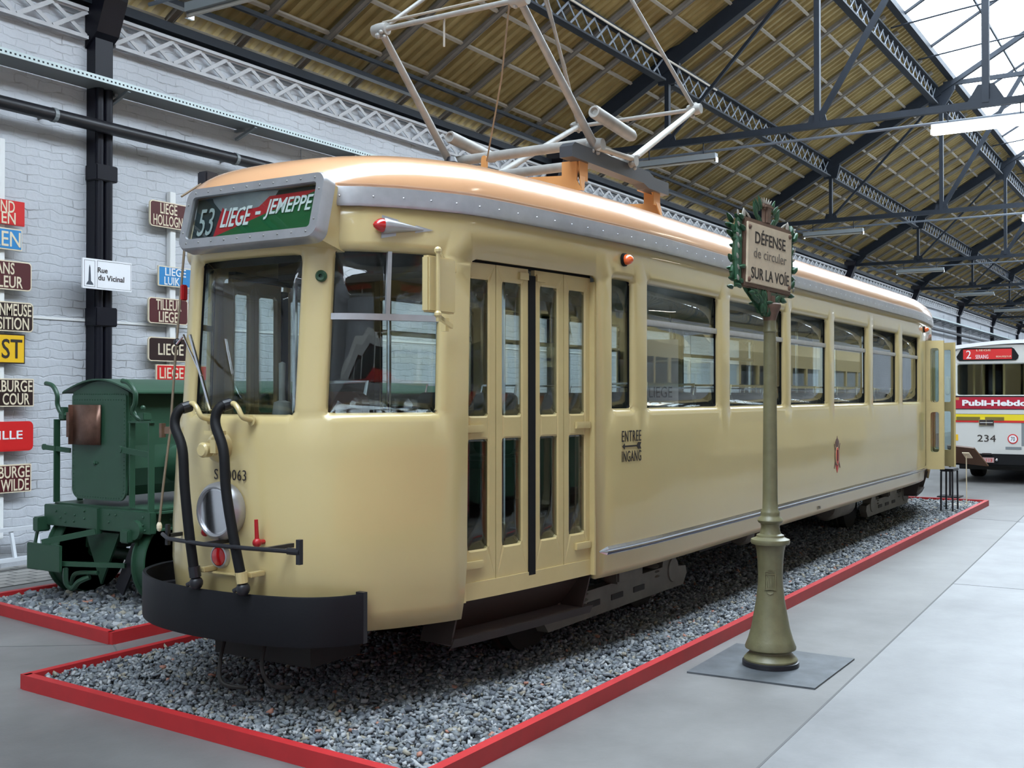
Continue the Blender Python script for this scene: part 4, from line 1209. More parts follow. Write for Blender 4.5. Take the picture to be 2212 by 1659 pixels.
# black horizontal guard bar
gb = thing('guard_bar', None, None); gb.parent = tram
MB().tube([(4.06, 4.74, .955), (3.975, 4.60, .95), (3.945, 4.30, .945), (3.955, 4.0, .945), (3.99, 3.70, .945)], .011, 10).build('rod', 'black', gb, smooth=True)
MB().bar((3.99, 3.695, .885), (3.99, 3.695, 1.005), .024, .024, up=(1, 0, 0)).bar((4.06, 4.70, .90), (4.06, 4.70, 1.01), .02, .02, up=(1, 0, 0)).build('bar_end', 'black', gb)
MB().tube([(3.99, 3.77, .945), (3.99, 3.69, .945)], .017, 10).build('bar_sleeve', 'black', gb)
MB().bar((3.95, 4.3, .945), (4.14, 4.3, .945), .02, .02).bar((4.06, 4.7, .95), (4.2, 4.7, .95), .02, .02).bar((3.97, 3.9, .945), (4.2, 3.9, .945), .02, .02).build('standoff', 'black', gb)
# red cock levers
for (y, z0, z1) in ((4.43, .985, 1.125), (4.060, .955, 1.072)):
    lv = MB().tube([(4.075, y, z0+.01), (4.07, y+.002, z1)], [.012, .010], 8).build('cock_lever', 'red', tram, smooth=True)
    MB().sphere((4.075, y, z0), .024, 10).tube([(4.13, y, z0), (4.06, y, z0)], .013, 8).build('cock_body', 'red', lv, smooth=True)
# brake hoses with cream pipes
for i, (yt, ym, yb, zt, rr) in enumerate(((4.575, 4.475, 4.41, 1.64, .026), (4.275, 4.175, 4.075, 1.655, .026))):
    hz = MB().tube(curve_pts([(4.09, yt-.02, zt), (4.03, yt+.005, zt-.02), (4.005, yt+.01, zt-.10), (3.985, ym+.03, 1.42), (3.975, ym, 1.22), (3.975, (ym+yb)/2, 1.0), (3.98, yb, .80)], 6), rr, 12).build('brake_hose', 'rubber', tram, smooth=True)
    MB().tube(curve_pts([(4.14, yt-.115, 1.57), (4.08, yt-.11, 1.585), (4.07, yt-.085, 1.63), (4.075, yt-.05, 1.655), (4.08, yt-.02, 1.65)], 6), .014, 10).lathe([(.028, 0), (.028, -.01)], (4.14, yt-.115, 1.57), 'X', 12).build('hose_pipe', 'cream', hz, smooth=True)
    MB().tube([(4.045, yt+.00, zt-.012), (4.085, yt-.015, zt)], .030, 12).build('hose_clamp', 'black', hz)
    MB().tube([(3.98, yb, .82), (3.985, yb-.005, .765)], .030, 12).build('hose_collar', 'cream' if i else 'black', hz)
    MB().sphere((3.99, yb-.005, .735), .036, 12).tube([(3.98, yb+.05, .72), (3.99, yb, .745)], .012, 8).build('hose_coupling', 'black', hz, smooth=True)
    MB().bbox(4.02, 4.12, yb-.03, yb+.01, .785, .81, .004).build('hose_bracket', 'cream', hz)
# access flap on the apron
MB().bbox(4.075, 4.12, 4.12, 4.42, .772, .784, .004).build('apron_hinge', 'cream', tram)
# wipers
wp = MB().tube([(4.32, 4.93, 1.99), (4.27, 4.82, 2.03), (4.11, 4.50, 1.80)], .0075, 8).build('wiper_arm', 'chrome', tram, smooth=True)
MB().bar((4.128, 4.61, 2.02), (4.098, 4.42, 1.62), .010, .016).build('wiper_blade', 'chrome', wp)
MB().sphere((4.34, 4.95, 2.0), .022, 8).build('wiper_spindle', 'black', wp, smooth=True)
# trolley ropes: from pantograph along the roof to the cleat on the left corner
rp = MB().tube([(4.50, 5.02, 2.80), (4.46, 5.03, 2.55), (4.36, 4.99, 1.9), (4.30, 4.96, 1.50), (4.27, 4.98, 1.2), (4.25, 4.99, .98)], .007, 6).build('hanging_rope', 'rope', tram, smooth=True)
MB().sphere((4.25, 4.99, .96), .016, 8, (1, 1, 1.8)).build('rope_tassel', 'letter_cream', rp)
MB().bar((4.28, 4.99, 1.50), (4.36, 4.90, 1.50), .02, .04).bar((4.27, 4.99, 1.46), (4.27, 4.99, 1.54), .02, .03, up=(1, 0, 0)).build('rope_cleat', 'castbrown', rp)
MB().bbox(4.58, 4.68, 4.98, 5.06, 2.93, 3.02, .008).build('pulley_box', 'black', tram)
MB().tube([(4.63, 5.02, 2.97), (5.5, 4.7, 3.14), (6.9, 4.35, 3.3)], .006, 6).tube([(4.6, 5.02, 2.96), (4.48, 5.08, 2.86)], .007, 6).build('roof_rope', 'rope', tram)

# outside mirror case on its bracket, seen from behind
mr = thing('mirror_case', None, None); mr.parent = tram
Bm = MB(); A_ = Vector((4.66, 3.27, 0)); B_ = Vector((4.50, 3.08, 0))
px_ = (Vector((4.255, 3.145, 0)), Vector((4.475, 3.14, 0)))
def boxv(a, b, t, z0, z1, nm, m, par, bev=.008):
    d_ = (b-a); L = d_.length; d_.normalize(); n_ = Vector((-d_.y, d_.x, 0))
    mb = MB().bbox(0, L, -t/2, t/2, z0, z1, bev)
    mb.v = [tuple(a + d_*v[0] + n_*v[1] + Vector((0, 0, v[2]))) for v in mb.v]
    return mb.build(nm, m, par)
boxv(px_[0], px_[1], .045, 2.095, 2.365, 'case', 'cream', mr)
MB().tube([(4.305, 3.105, 2.05), (4.305, 3.105, 2.40)], .010, 8).build('hinge_rod', 'cream', mr, smooth=True)
MB().bar((4.305, 3.105, 2.385), (4.72, 3.34, 2.37), .015, .02).bar((4.305, 3.105, 2.075), (4.74, 3.33, 2.055), .015, .022).bar((4.50, 3.14, 2.32), (4.66, 3.30, 2.32), .012, .03).build('bracket_arm', 'cream', mr)
MB().sphere((4.305, 3.105, 2.39), .019, 8).sphere((4.305, 3.105, 2.085), .019, 8).bar((4.72, 3.36, 2.03), (4.72, 3.36, 2.10), .03, .03, up=(1, 0, 0)).bar((4.72, 3.36, 2.33), (4.72, 3.36, 2.40), .03, .03, up=(1, 0, 0)).build('bracket_foot', 'cream', mr)

# ---------------- underframe: bogies, equipment
def bogie(xc):
    b = thing('bogie', None, None); b.parent = tram; b.location = (xc, YC, 0)
    for sg in (-1, 1):
        y = sg*.78
        MB().prism([(-1.12, .30), (-1.05, .22), (1.05, .22), (1.12, .30), (1.10, .36), (.90, .38), (.84, .54), (.70, .54), (.66, .40), (-.66, .40), (-.70, .54), (-.84, .54), (-.90, .38), (-1.10, .36)], y-.04, y+.04, 'XZ').build('side_frame', 'bogie', b)
        so = MB()
        for x in (-.45, -.1, .25): so.bbox(x-.09, x+.09, y-.045 if sg < 0 else y+.035, y-.038 if sg < 0 else y+.045, .285, .325, .002)
        so.build('frame_slot', 'dark', b)
        for x in (-.45, .45):
            sp_ = MB()
            for k_ in range(6): sp_.lathe([(.055, 0), (.075, .016), (.055, .032)], (x*1.25, y-sg*.02, .33+.037*k_), 'Z', 14)
            sp_.build('coil_spring', 'bogie', b, smooth=True)
        for x in (-.85, .85):
            MB().lathe([(.0001, -.05), (.09, -.05), (.10, -.03), (.10, .05)], (x, y, .36), 'Y', 16).build('axle_box', 'bogie', b, smooth=True)
        MB().bbox(-.2, .2, y-.10, y+.02, .40, .50, .015).build('bolster_cover', 'bogie', b)
    for x in (-.85, .85):
        wx = MB()
        wx.tube([(x, -.5, .36), (x, .5, .36)], .05, 10)
        ax = wx.build('axle', 'dark', b, smooth=True)
        for y in (-.5, .5):
            MB().lathe([(.30, -.06), (.32, -.055), (.32, .03), (.35, .035), (.35, .06), (.30, .06), (.28, .02), (.10, .03), (.10, -.07), (.0001, -.07)], (x, y, .36), 'Y', 28).build('wheel', 'dark', b, smooth=True)
    MB().box(-.3, .3, -.6, .6, .42, .62).build('bolster', 'dark', b)
    return b
b1 = bogie(7.05)
b2 = copy_tree(b1, tram); b2.location.x = 14.75
uf = MB().box(4.7, 16.9, YC-.35, YC+.35, .60, .70).box(8.6, 10.2, YC-.75, YC-.1, .40, .68).box(10.6, 11.6, YC-.2, YC+.8, .38, .68)
uf.build('underframe', 'dark', tram)
MB().lathe([(.0001, 0), (.12, .02), (.15, .06), (.15, .74), (.12, .78), (.0001, .8)], (12.0, YC-.78, .48), 'X', 18).build('air_tank', 'bogie', tram, smooth=True)
MB().lathe([(.0001, 0), (.09, .02), (.11, .05), (.11, .14), (.0001, .15)], (9.2, YC-.85, .50), 'X', 18).lathe([(.0001, 0), (.09, .02), (.11, .05), (.11, .14), (.0001, .15)], (9.55, YC-.85, .50), 'X', 18).build('gong', 'bogie', tram, smooth=True)
MB().tube(curve_pts([(4.25, 4.45, .45), (4.15, 4.4, .30), (4.12, 4.35, .20), (4.2, 4.25, .17)]), .011, 8).tube(curve_pts([(4.3, 4.2, .45), (4.2, 4.15, .3), (4.22, 4.1, .2), (4.3, 4.05, .18)]), .011, 8).sphere((4.2, 4.3, .2), .02, 8).build('coupling_chain', 'dark', tram, smooth=True)
MB().box(4.35, 4.75, YC-.35, YC+.35, .28, .58).build('lifeguard', 'dark', tram)

# ---------------- inside: seats, poles, driver's desk
sroot = None
def seat_pair(x, y, m):
    s_ = thing('seat', None, None); s_.parent = tram; s_.location = (x, y, .74)
    MB().bbox(-.22, .22, -.2, .2, .36, .46, .03).build('cushion', m, s_, smooth=True)
    MB().prism(rrect(-.2, .2, .46, .98, .07), .17, .24, 'YZ').build('seat_back', m, s_)
    MB().tube([(0, 0, 0), (0, 0, .36)], .03, 8).build('pedestal', 'chrome', s_)
    MB().tube([(.22, -.17, .9), (.26, -.17, 1.04), (.26, .17, 1.04), (.22, .17, .9)], .012, 6).build('grab_rail', 'chrome', s_)
    return s_
sA = seat_pair(6.9, YC-.78, 'seat_green')
x = 7.7
while x < 15.2:
    for y in (YC-.8, YC+.8):
        c = copy_tree(sA, tram); c.location = (x, y, .74)
    x += .78
c = copy_tree(sA, tram); c.location = (6.9, YC+.8, .74)
ds = seat_pair(5.05, 4.55, 'seat')
ds.scale = (1, 1.1, 1.0)
po = MB()
for x, y in ((5.30, 3.75), (5.85, 3.72), (5.55, 4.0), (5.95, 4.7), (5.3, 4.95), (8.3, 4.0), (10.4, 4.6), (12.6, 4.0)):
    MB().tube([(x, y, .74), (x, y, 2.6)], .016, 8).build('grab_pole', 'chrome', tram, smooth=True)
MB().bbox(4.24, 4.55, 3.95, 4.75, 1.30, 1.42, .02).bbox(4.3, 4.5, 4.05, 4.65, .74, 1.30, .02).build('driver_desk', 'interior', tram)
MB().lathe([(.0, .60), (.05, .60), (.06, .72), (.045, .84), (.018, .85), (.018, 1.05), (.0001, 1.06)], (4.42, 4.22, .82), 'Z', 16).build('controller', 'steel', tram, smooth=True)
MB().bbox(4.98, 5.02, 4.6, 5.15, .74, 1.45, .01).build('cab_bulkhead', 'interior', tram)
MB().box(5.98, 6.04, YC+.55, YC+1.02, .74, 2.6).box(5.98, 6.04, YC-1.02, YC-.62, .74, 1.55).build('bulkhead', 'interior', tram)
MB().box(15.5, 15.55, YC-1.02, YC-.4, .74, 2.6).box(15.5, 15.55, YC+.4, YC+1.02, .74, 2.6).build('bulkhead', 'interior', tram)
MB().box(4.35, 4.36, 3.9, 4.75, 2.40, 2.60).box(5.2, 5.5, 3.6, 5.0, 2.42, 2.60).build('equipment_box', 'interior', tram)
tag(MB().bbox(6.94, 6.95, 3.52, 3.78, 1.42, 1.94, .002).build('paper_notice', 'sign_white'), 'white notice sheet reading LIEGE standing inside the first large tram window', 'notice')
wn = bpy.data.objects['paper_notice']
wn.data.transform(Matrix.Translation((-6.945, -3.65, -1.68))); 
wn.rotation_euler = (0, 0, math.radians(24)); wn.location = (7.55, 3.42, 1.85)
text('LIEGE', .1, (-.007, 0, -.13), (0, -1, 0), (0, 0, 1), 'ink', wn, 'lettering', fit=(.17, .08), depth=.002)

# ---------------- pantograph and its roof supports
pg = thing('pantograph', None, None); pg.parent = tram
ZB_ = 3.40
for y in (3.70, 4.90):
    MB().prism([(6.62, ZB_-.075), (6.72, ZB_-.075), (7.75, ZB_-.075), (7.85, ZB_-.10), (8.22, ZB_-.10), (8.22, ZB_+.0), (7.95, ZB_+.0), (7.85, ZB_+.03), (6.66, ZB_+.03), (6.62, ZB_+.0)], y-.05, y+.05, 'XZ').build('base_beam', mat('pantograph_base_grey', (.035, .04, .048), .4), pg)
def support(x, rev):
    o = MB()
    for sg in (1, -1):
        o.prism([(YC-sg*.64, 3.12), (YC-sg*.60, 3.19), (YC-sg*.60, 3.33), (YC-sg*.48, 3.33), (YC-sg*.48, 3.235), (YC, 3.265), (YC, 3.215), (YC-sg*.28, 3.19), (YC-sg*.31, 3.12)], x-.006, x+.006, 'YZ')
        ya = YC-sg*.60
        o.add([(x, ya, 3.33), (x+.13*rev, ya, 3.33), (x, YC-sg*.64, 3.12), (x+.03*rev, YC-sg*.64, 3.12), (x, ya+.01*sg, 3.33), (x+.13*rev, ya+.01*sg, 3.33), (x, YC-sg*.63, 3.12), (x+.03*rev, YC-sg*.63, 3.12)],
              [(0, 1, 3, 2), (4, 6, 7, 5), (0, 4, 5, 1), (1, 5, 7, 3), (3, 7, 6, 2), (2, 6, 4, 0)])
        o.box(min(x, x+.13*rev), max(x, x+.13*rev), min(ya, ya+sg*.12), max(ya, ya+sg*.12), 3.318, 3.326)
        o.box(min(x, x+.12*rev), max(x, x+.12*rev), min(ya-sg*.01, ya-sg*.02), max(ya-sg*.01, ya-sg*.02), 3.20, 3.33)
    return o.build('roof_support', 'orange_flat', pg)
support(6.78, 1); support(8.12, -1)
MB().tube([(6.98, 3.66, ZB_+.09), (6.98, 4.94, ZB_+.09)], .037, 14).build('main_shaft', 'steel', pg, smooth=True)
MB().tube([(7.52, 3.66, ZB_+.07), (7.52, 4.94, ZB_+.07)], .037, 14).build('main_shaft', 'steel', pg, smooth=True)
KF = (6.08, 4.25); KR = (8.97, 4.17); TOP = (7.5, 5.35)
for y, yk in ((3.66, 3.74), (4.90, 4.88)):
    MB().tube([(6.98, y, ZB_+.05), (KF[0], yk, KF[1])], [.030, .025], 12).build('lower_arm', 'steel', pg, smooth=True)
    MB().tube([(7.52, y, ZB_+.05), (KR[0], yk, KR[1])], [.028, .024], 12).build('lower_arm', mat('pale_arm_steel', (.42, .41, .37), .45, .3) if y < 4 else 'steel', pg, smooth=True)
    yt = YC + (yk-YC)*.45
    MB().tube([(KF[0], yk, KF[1]), (TOP[0]-.1, yt, TOP[1])], [.016, .013], 10).build('upper_arm', 'steel', pg, smooth=True)
    MB().tube([(KR[0], yk, KR[1]), (TOP[0]+.1, yt, TOP[1])], [.018, .014], 10).build('upper_arm', 'steel', pg, smooth=True)
    MB().tube([(KR[0]-.45, YC+(yk-YC)*.8, KR[1]+.40), (KR[0]-1.0, YC+(yk-YC)*.62, KR[1]+.83)], .011, 8).build('brace_rod', 'steel', pg, smooth=True)
    for px__, pz__ in ((6.98, ZB_+.07), (7.52, ZB_+.05), (KF[0], KF[1]), (KR[0], KR[1])):
        yy = y if px__ in (6.98, 7.52) else yk; jm_ = MB()
        jm_.lathe([(.0001, -.06), (.042, -.06), (.048, -.02), (.048, .02), (.042, .06), (.0001, .06)], (px__, yy, pz__), 'Y', 14)
        for q_ in range(5): jm_.sphere((px__+random.uniform(-.06, .06), yy+random.uniform(-.05, .05), pz__+random.uniform(-.06, .06)), random.uniform(.014, .024), 7)
        jm_.build('joint', 'steel', pg, smooth=True)
for K in (KF, KR):
    MB().tube([(K[0], 3.70, K[1]), (K[0], 4.92, K[1])], .018, 10).build('knee_bar', 'steel', pg, smooth=True)
MB().tube([(KF[0]+.05, 3.9, KF[1]+.07), (KF[0]+.05, 4.9, KF[1]+.07)], .010, 8).tube([(KF[0]+.02, 4.35, KF[1]+.02), (KF[0]+.02, 4.35, KF[1]-.20)], .007, 8).build('knee_rod', 'batten', pg, smooth=True)
MB().tube([(TOP[0], 3.9, TOP[1]), (TOP[0], 4.7, TOP[1])], .02, 10).tube(curve_pts([(TOP[0]-.12, 3.45, TOP[1]+.0), (TOP[0]-.12, 3.75, TOP[1]+.12), (TOP[0]-.12, 4.85, TOP[1]+.12), (TOP[0]-.12, 5.15, TOP[1])]), .016, 8).tube(curve_pts([(TOP[0]+.12, 3.45, TOP[1]+.0), (TOP[0]+.12, 3.75, TOP[1]+.12), (TOP[0]+.12, 4.85, TOP[1]+.12), (TOP[0]+.12, 5.15, TOP[1])]), .016, 8).build('pan_head', 'steel', pg, smooth=True)
for y, dz in ((3.58, .10), (4.80, 0.02)):
    sp_ = MB().lathe([(.02, .02), (.03, 0), (.042, .0), (.046, .01), (.046, .58), (.034, .62), (.0001, .62)], (6.80, y, 3.63+dz*.3), Matrix.Rotation(math.radians(95), 3, 'Y'), 18).build('spring_drum', 'steel', pg, smooth=True)
MB().tube([(6.95, 3.62, 3.44), (7.5, 3.62, 3.46)], .02, 10).tube([(7.0, 3.74, 3.50), (7.48, 3.72, 3.42)], .024, 10).build('damper', 'batten', pg, smooth=True)
MB().tube([(6.06, 3.80, 4.27), (6.35, 4.05, 3.85), (6.72, 4.42, 3.36)], .006, 6).build('pull_rope', 'rope', pg)
ob = MB().prism([(-.025, 3.14), (.025, 3.14), (.025, 3.40), (.018, 3.425), (0, 3.433), (-.018, 3.425), (-.025, 3.40)], -.008, .008, 'YZ').build('guide_post', 'orange_flat', pg)
ob.location = (6.70, 4.42, 0)
o2 = ob.copy(); COL.objects.link(o2); o2.parent = pg; o2.location = (6.78, 4.52, -.05)
MB().lathe([(.0001, -.1), (.03, -.1), (.05, -.06), (.03, -.03), (.05, 0), (.03, .03), (.05, .06), (.03, .1), (.0001, .1)], (6.8, 4.78, 3.38), 'Z', 14).lathe([(.0001, -.1), (.03, -.1), (.05, -.06), (.03, -.03), (.05, 0), (.03, .03), (.05, .06), (.03, .1), (.0001, .1)], (7.4, 4.5, 3.3), 'Z', 14).build('insulator', 'black', pg, smooth=True)
# trolley board ridge on the roof
MB().bbox(6.2, 6.6, YC-.05, YC+.35, 3.06, 3.12, .02).prism([(5.55, 3.04), (6.3, 3.16), (6.3, 3.04)], YC+.35, YC+.38, 'XZ').build('roof_housing', 'orange_flat', tram)
# ------------------------------------------------------------------ signpost
post = thing('signpost', 'ornate olive green cast-iron post on a square floor plate beside the tram', 'signpost', (6.77, 2.32, 0))
PB = MB().lathe([(.174, 0.012), (.174, .040), (.160, .045)], n=40).build('base_ring', 'black', post, smooth=True)
MB().lathe([(.165, .045), (.165, .055), (.150, .072), (.128, .094), (.127, .104), (.156, .118), (.157, .130), (.139, .175), (.119, .245), (.103, .335), (.088, .42),
            (.078, .51), (.076, .58), (.079, .66), (.085, .72), (.094, .762), (.117, .768), (.122, .782), (.118, .797), (.094, .806), (.086, .812), (.084, .824),
            (.066, .832), (.060, .850), (.057, .875), (.060, .893), (.074, .902), (.079, .915), (.074, .928), (.062, .938), (.058, .948), (.060, .960), (.056, .972), (.0485, .985),
            (.0465, 1.05), (.0445, 1.30), (.042, 1.6), (.039, 2.0), (.0375, 2.09), (.043, 2.095), (.043, 2.105), (.038, 2.112), (.038, 2.17)], n=48).build('shaft', 'olive', post, smooth=True)
MB().lathe([(.038, 2.165), (.041, 2.18), (.050, 2.21), (.064, 2.24), (.069, 2.252), (.069, 2.266), (.060, 2.274), (.034, 2.278), (.034, 2.32)], n=36).build('capital', 'castbrown', post, smooth=True)
# cast monogram shield on the pedestal
mono = MB()
def cyl_pt(a, z, r): 
    th = math.radians(198) + a/ .078; return (r*math.cos(th), r*math.sin(th), z)
def relief(poly, nm=None, dr=.006):
    k = len(poly)
    r0 = lambda z: float(np.interp(z, [.42, .51, .58, .66], [.088, .078, .076, .079]))
    vs = [cyl_pt(a, z, r0(z)-.002) for a, z in poly] + [cyl_pt(a, z, r0(z)+dr) for a, z in poly]
    mono.add(vs, [tuple(range(k)), tuple(range(2*k-1, k-1, -1))] + [(i, (i+1) % k, (i+1) % k+k, i+k) for i in range(k)])
for a in (-.034, .028): relief([(a, .49), (a+.006, .49), (a+.006, .60), (a, .60)])
for z in (.487, .600, .585): relief([(-.034, z), (.0, z), (.034, z), (.034, z+.006), (0, z+.006), (-.034, z+.006)])
for a in (-.020, -.010, .004, .014): relief([(a, .51), (a+.005, .51), (a+.005, .575), (a, .575)], dr=.005)
relief([(-.02, .575), (-.005, .51), (-.001, .51), (-.016, .575)], dr=.005)
relief([(-.02, .475), (0, .462), (.02, .475), (.014, .485), (-.014, .485)]); relief([(-.015, .61), (0, .625), (.015, .61)])
mono.build('monogram', 'olive', post)
fp = MB().add([(-.43, .38, 0), (-.40, -.40, 0), (.45, -.40, 0), (.47, .40, 0), (-.43, .38, .010), (-.40, -.40, .010), (.45, -.40, .010), (.47, .40, .010)],
              [(0, 3, 2, 1), (4, 5, 6, 7), (0, 1, 5, 4), (1, 2, 6, 5), (2, 3, 7, 6), (3, 0, 4, 7)])
fpo = fp.build('floor_plate', 'steelplate'); fpo.location = (6.77, 2.32, 0.0005)
tag(fpo, 'dark square steel plate on the concrete under the ornate post', 'floor plate')

sgn = thing('sign_board', 'cream DEFENSE de circuler plate in a green leaf wreath on top of the post', 'sign', (6.73, 2.36, 2.557), math.radians(-8.3))
PW, PH = .29, .185
tilt = Matrix.Rotation(math.radians(2.0), 3, 'Y')
def tm(mb):
    mb.v = [tuple(tilt @ Vector(v)) for v in mb.v]; return mb
tm(MB().bbox(-PW, PW, -.062, -.048, -PH, PH, .003)).build('plate', 'plate_cream', sgn)
tm(MB().bbox(-PW-.025, PW+.025, -.048, -.02, -PH-.03, PH+.03, .008)).build('frame', 'castbrown', sgn)
bolts = [(-PW+.02, PH-.03), (PW-.03, PH-.02), (-PW+.02, -PH+.02), (PW-.03, -PH+.02)]
for a, b in bolts: tm(MB().lathe([(.017, -.060), (.017, -.066), (.010, -.072), (.0001, -.073)], (a, 0, b), 'Y', 12)).build('bolt', 'castbrown', sgn, smooth=True)
def ptext(t, a, b, w, h, off=.004, m='ink'):
    c = tilt @ Vector((a, -.0630, b)); r = tilt @ Vector((1, 0, 0)); u = tilt @ Vector((0, 0, 1))
    return text(t, h, c, r, u, m, sgn, 'lettering', fit=(w, h), depth=.002, offset=off)
ptext('DÉFENSE', .0, .108, .40, .092, .001)
ptext('de circuler', .0, .005, .43, .060, .0, mat('faded_lettering', (.17, .14, .11), .6))
ptext('SUR LA VOÍE', .005, -.112, .50, .088, .001)
# wreath of leaves: ellipsoids fanned along both sides, under and over the plate
lv = MB(); lp = MB()
def leafy(mb, a, b, ang, l, w, y=-.03, th=.35):
    c = Vector((a, y, b)); d = Vector((math.cos(ang), 0, math.sin(ang))); n = Vector((-d.z, 0, d.x))
    tmp = MB().sphere((0, 0, 0), 1, 8)
    vs = []
    for v in tmp.v:
        tt_ = (v[0]+1)/2; tw = (1-tt_*.75)
        vs.append(tilt @ (c + d*(v[0]*l) + n*(v[1]*w*tw) + Vector((0, v[2]*w*th, 0))))
    mb.add(vs, tmp.f)
R_ = random.Random(4)
for i in range(7):
    b = -PH-.01 + i*(2*PH+.02)/6
    for sgx in (-1, 1):
        leafy(lp, sgx*(PW+.070+R_.uniform(0, .02)), b+.03, math.radians(90 - sgx*R_.uniform(20, 70)), .020, .016, -.04)
for i in range(9):
    f = i/8; wd = .20*(1-f)+.045
    for sgx in (-1, 1):
        leafy(lv, sgx*wd, -PH-.035-f*.105, math.radians(90-sgx*(60-25*f)), .060, .028, -.025)
        leafy(lv if R_.random() < .6 else lp, sgx*wd*.5, -PH-.045-f*.10, math.radians(90-sgx*(30)), .05, .026, -.04)
for sgx in (-1, 1):
    tmp = MB().tube([(sgx*(PW+.035), -.015, -PH-.03), (sgx*(PW+.048), -.015, 0), (sgx*(PW+.03), -.015, PH+.03)], [.022, .032, .020], 8); tm(tmp); lv.add(tmp.v, tmp.f)
tmp = MB().prism([(-.23, -PH-.03), (.23, -PH-.03), (.12, -PH-.10), (.055, -PH-.165), (-.055, -PH-.165), (-.12, -PH-.10)], -.05, -.005, 'XZ'); tm(tmp); lv.add(tmp.v, tmp.f)
for i in range(26):
    f = R_.random(); wd = (.21*(1-f)+.05)
    a = R_.uniform(-wd, wd)
    leafy(lv, a, -PH-.04-f*.11, math.radians(90 - a*420 + R_.uniform(-15, 15)), .042, .028, -.05, .5)
for sgx in (-1, 1):
    for i in range(26):
        b = -PH-.02+(i//2)*(2*PH+.04)/12 + R_.uniform(-.01, .01)
        leafy(lv, sgx*(PW+R_.uniform(.03, .062)), b, math.radians(90 - sgx*R_.uniform(0, 100)), R_.uniform(.032, .05), R_.uniform(.022, .032), R_.uniform(-.06, .04), R_.uniform(.5, .9))
lvo = lv.build('wreath', 'leafgreen', sgn, smooth=True)
cr = MB()
for sgx in (-1, 1):
    for i in range(7):
        leafy(cr, sgx*(.075+.075*math.sin(i*.5)), PH+.03+i*.020, math.radians(90-sgx*(30+8*(i % 3))), .050, .026, -.03)
cr.build('crest_leaves', 'leafgreen', sgn, smooth=True)
tm(MB().bbox(-.035, .035, -.05, -.01, PH+.02, PH+.14, .012).bbox(-.06, .06, -.055, -.01, PH+.115, PH+.15, .012)).build('crest_stem', 'castbrown', sgn)
for i in range(5): leafy(lp, -.05+i*.025, PH+.165, math.radians(130-20*i), .028, .012, -.03)
for sgx in (-1, 1):
    leafy(lp, sgx*(PW+.0), PH+.045, math.radians(90), .04, .028, -.03); leafy(lp, sgx*(PW-.05), PH+.05, math.radians(90-sgx*60), .05, .014, -.03)
lp.build('weathered_leaf_tips', 'castpale', sgn, smooth=True)
tm(MB().bbox(-.03, .03, -.06, .0, -PH-.17, -PH-.02, .01)).build('stem', 'castbrown', sgn)
MB().lathe([(.03, -.31), (.075, -.290), (.08, -.280), (.04, -.262), (.03, -.20)], n=24).build('collar', 'leafgreen', sgn, smooth=True)
MB().bbox(-.20, .20, -.02, .0, -.12, .12, .005).bar((0, -.01, -.30), (0, -.01, .1), .05, .03, up=(1, 0, 0)).build('back_plate', 'castbrown', sgn)

# ------------------------------------------------------------------ wall signs
def wall_sign(x0, x1, z0, z1, m, lines, lab, lm='letter_cream', r=.03, border=None, y=9.90, cat='sign', grp='tram destination boards on the brick wall', th=.02, cx=None):
    t = thing('destination_board', lab, cat, ((x0+x1)/2, y, (z0+z1)/2), 0, grp)
    w, h = (x1-x0)/2, (z1-z0)/2
    b = MB()
    po = rrect(-w, w, -h, h, r, 4); b.prism(po, -th/2, th/2, 'XZ'); b.build('panel', border or m, t)
    MB().prism(rrect(-w+.012, w-.012, -h+.012, h-.012, max(r-.01, .003), 4), -th/2-.003, -th/2, 'XZ').build('face', m, t)
    for (s_, cx_, cz_, w_, h_) in lines:
        text(s_, h_, (cx_, -th/2-.0045, cz_), (1, 0, 0), (0, 0, 1), lm, t, 'lettering', fit=(w_, h_), depth=.003, offset=.0012)
    MB().box(-.03, .03, th/2, 10-y-.002, -h*.5, h*.5).build('wall_mount', 'white', t)
    return t
# left stack (panels run out of the frame on their left side): right edges at about x 6.85
def two(x1, z0, z1, m, a, b, wa, wb, lab, lm='letter_cream', wid=.86, r=.04, ra=.05, rb=.05, hh=.115, border='letter_cream'):
    x0 = x1-wid; cx = 0; h = (z1-z0)
    L = [(a, wid/2-ra-wa/2, h*.23, wa, hh), (b, wid/2-rb-wb/2, -h*.23, wb, hh)]
    return wall_sign(x0, x1, z0, z1, m, L, lab, lm, r, border)
two(6.745, 3.36, 3.60, 'sign_red', 'ND', 'EN', .15, .15, 'red rectangular board with cream letters ending ND over EN, topmost at the left edge', r=.004, ra=.11, rb=.10, border='sign_red')
wall_sign(5.98, 6.72, 3.115, 3.325, 'sign_blue', [('REN', .37-.02-.155, 0, .31, .145)], 'blue board with large cream letters ending REN, second from the top at the left edge', 'letter_cream', .004, 'letter_cream')
two(6.825, 2.725, 3.01, 'sign_maroon', 'ANS', 'TILLEUR', .20, .42, 'maroon board with ANS over TILLEUR below the blue board at the left edge', ra=.19, rb=.10)
two(6.845, 2.32, 2.61, 'sign_dark', 'CORONMEUSE', 'EXPOSITION', .62, .60, 'dark board with CORONMEUSE over EXPOSITION above the yellow board', ra=.025, rb=.05, hh=.12)
wall_sign(5.85, 6.755, 2.005, 2.295, 'sign_yellow', [('ST', .45-.03-.11, 0, .22, .19)], 'yellow board with black letters ending ST at the left edge', 'ink', .004, 'sign_dark')
two(6.855, 1.585, 1.86, 'sign_dark', 'STE WALBURGE', 'COUR', .78, .29, 'dark board with WALBURGE over COUR, just below the yellow board', ra=.02, rb=.05, r=.01)
wall_sign(5.85, 6.85, 1.15, 1.44, 'sign_red', [('JUPILLE', .5-.13-.24, 0, .50, .11)], 'red rounded board with JUPILLE in white near the green engine', 'letter_white', .05, 'sign_red')
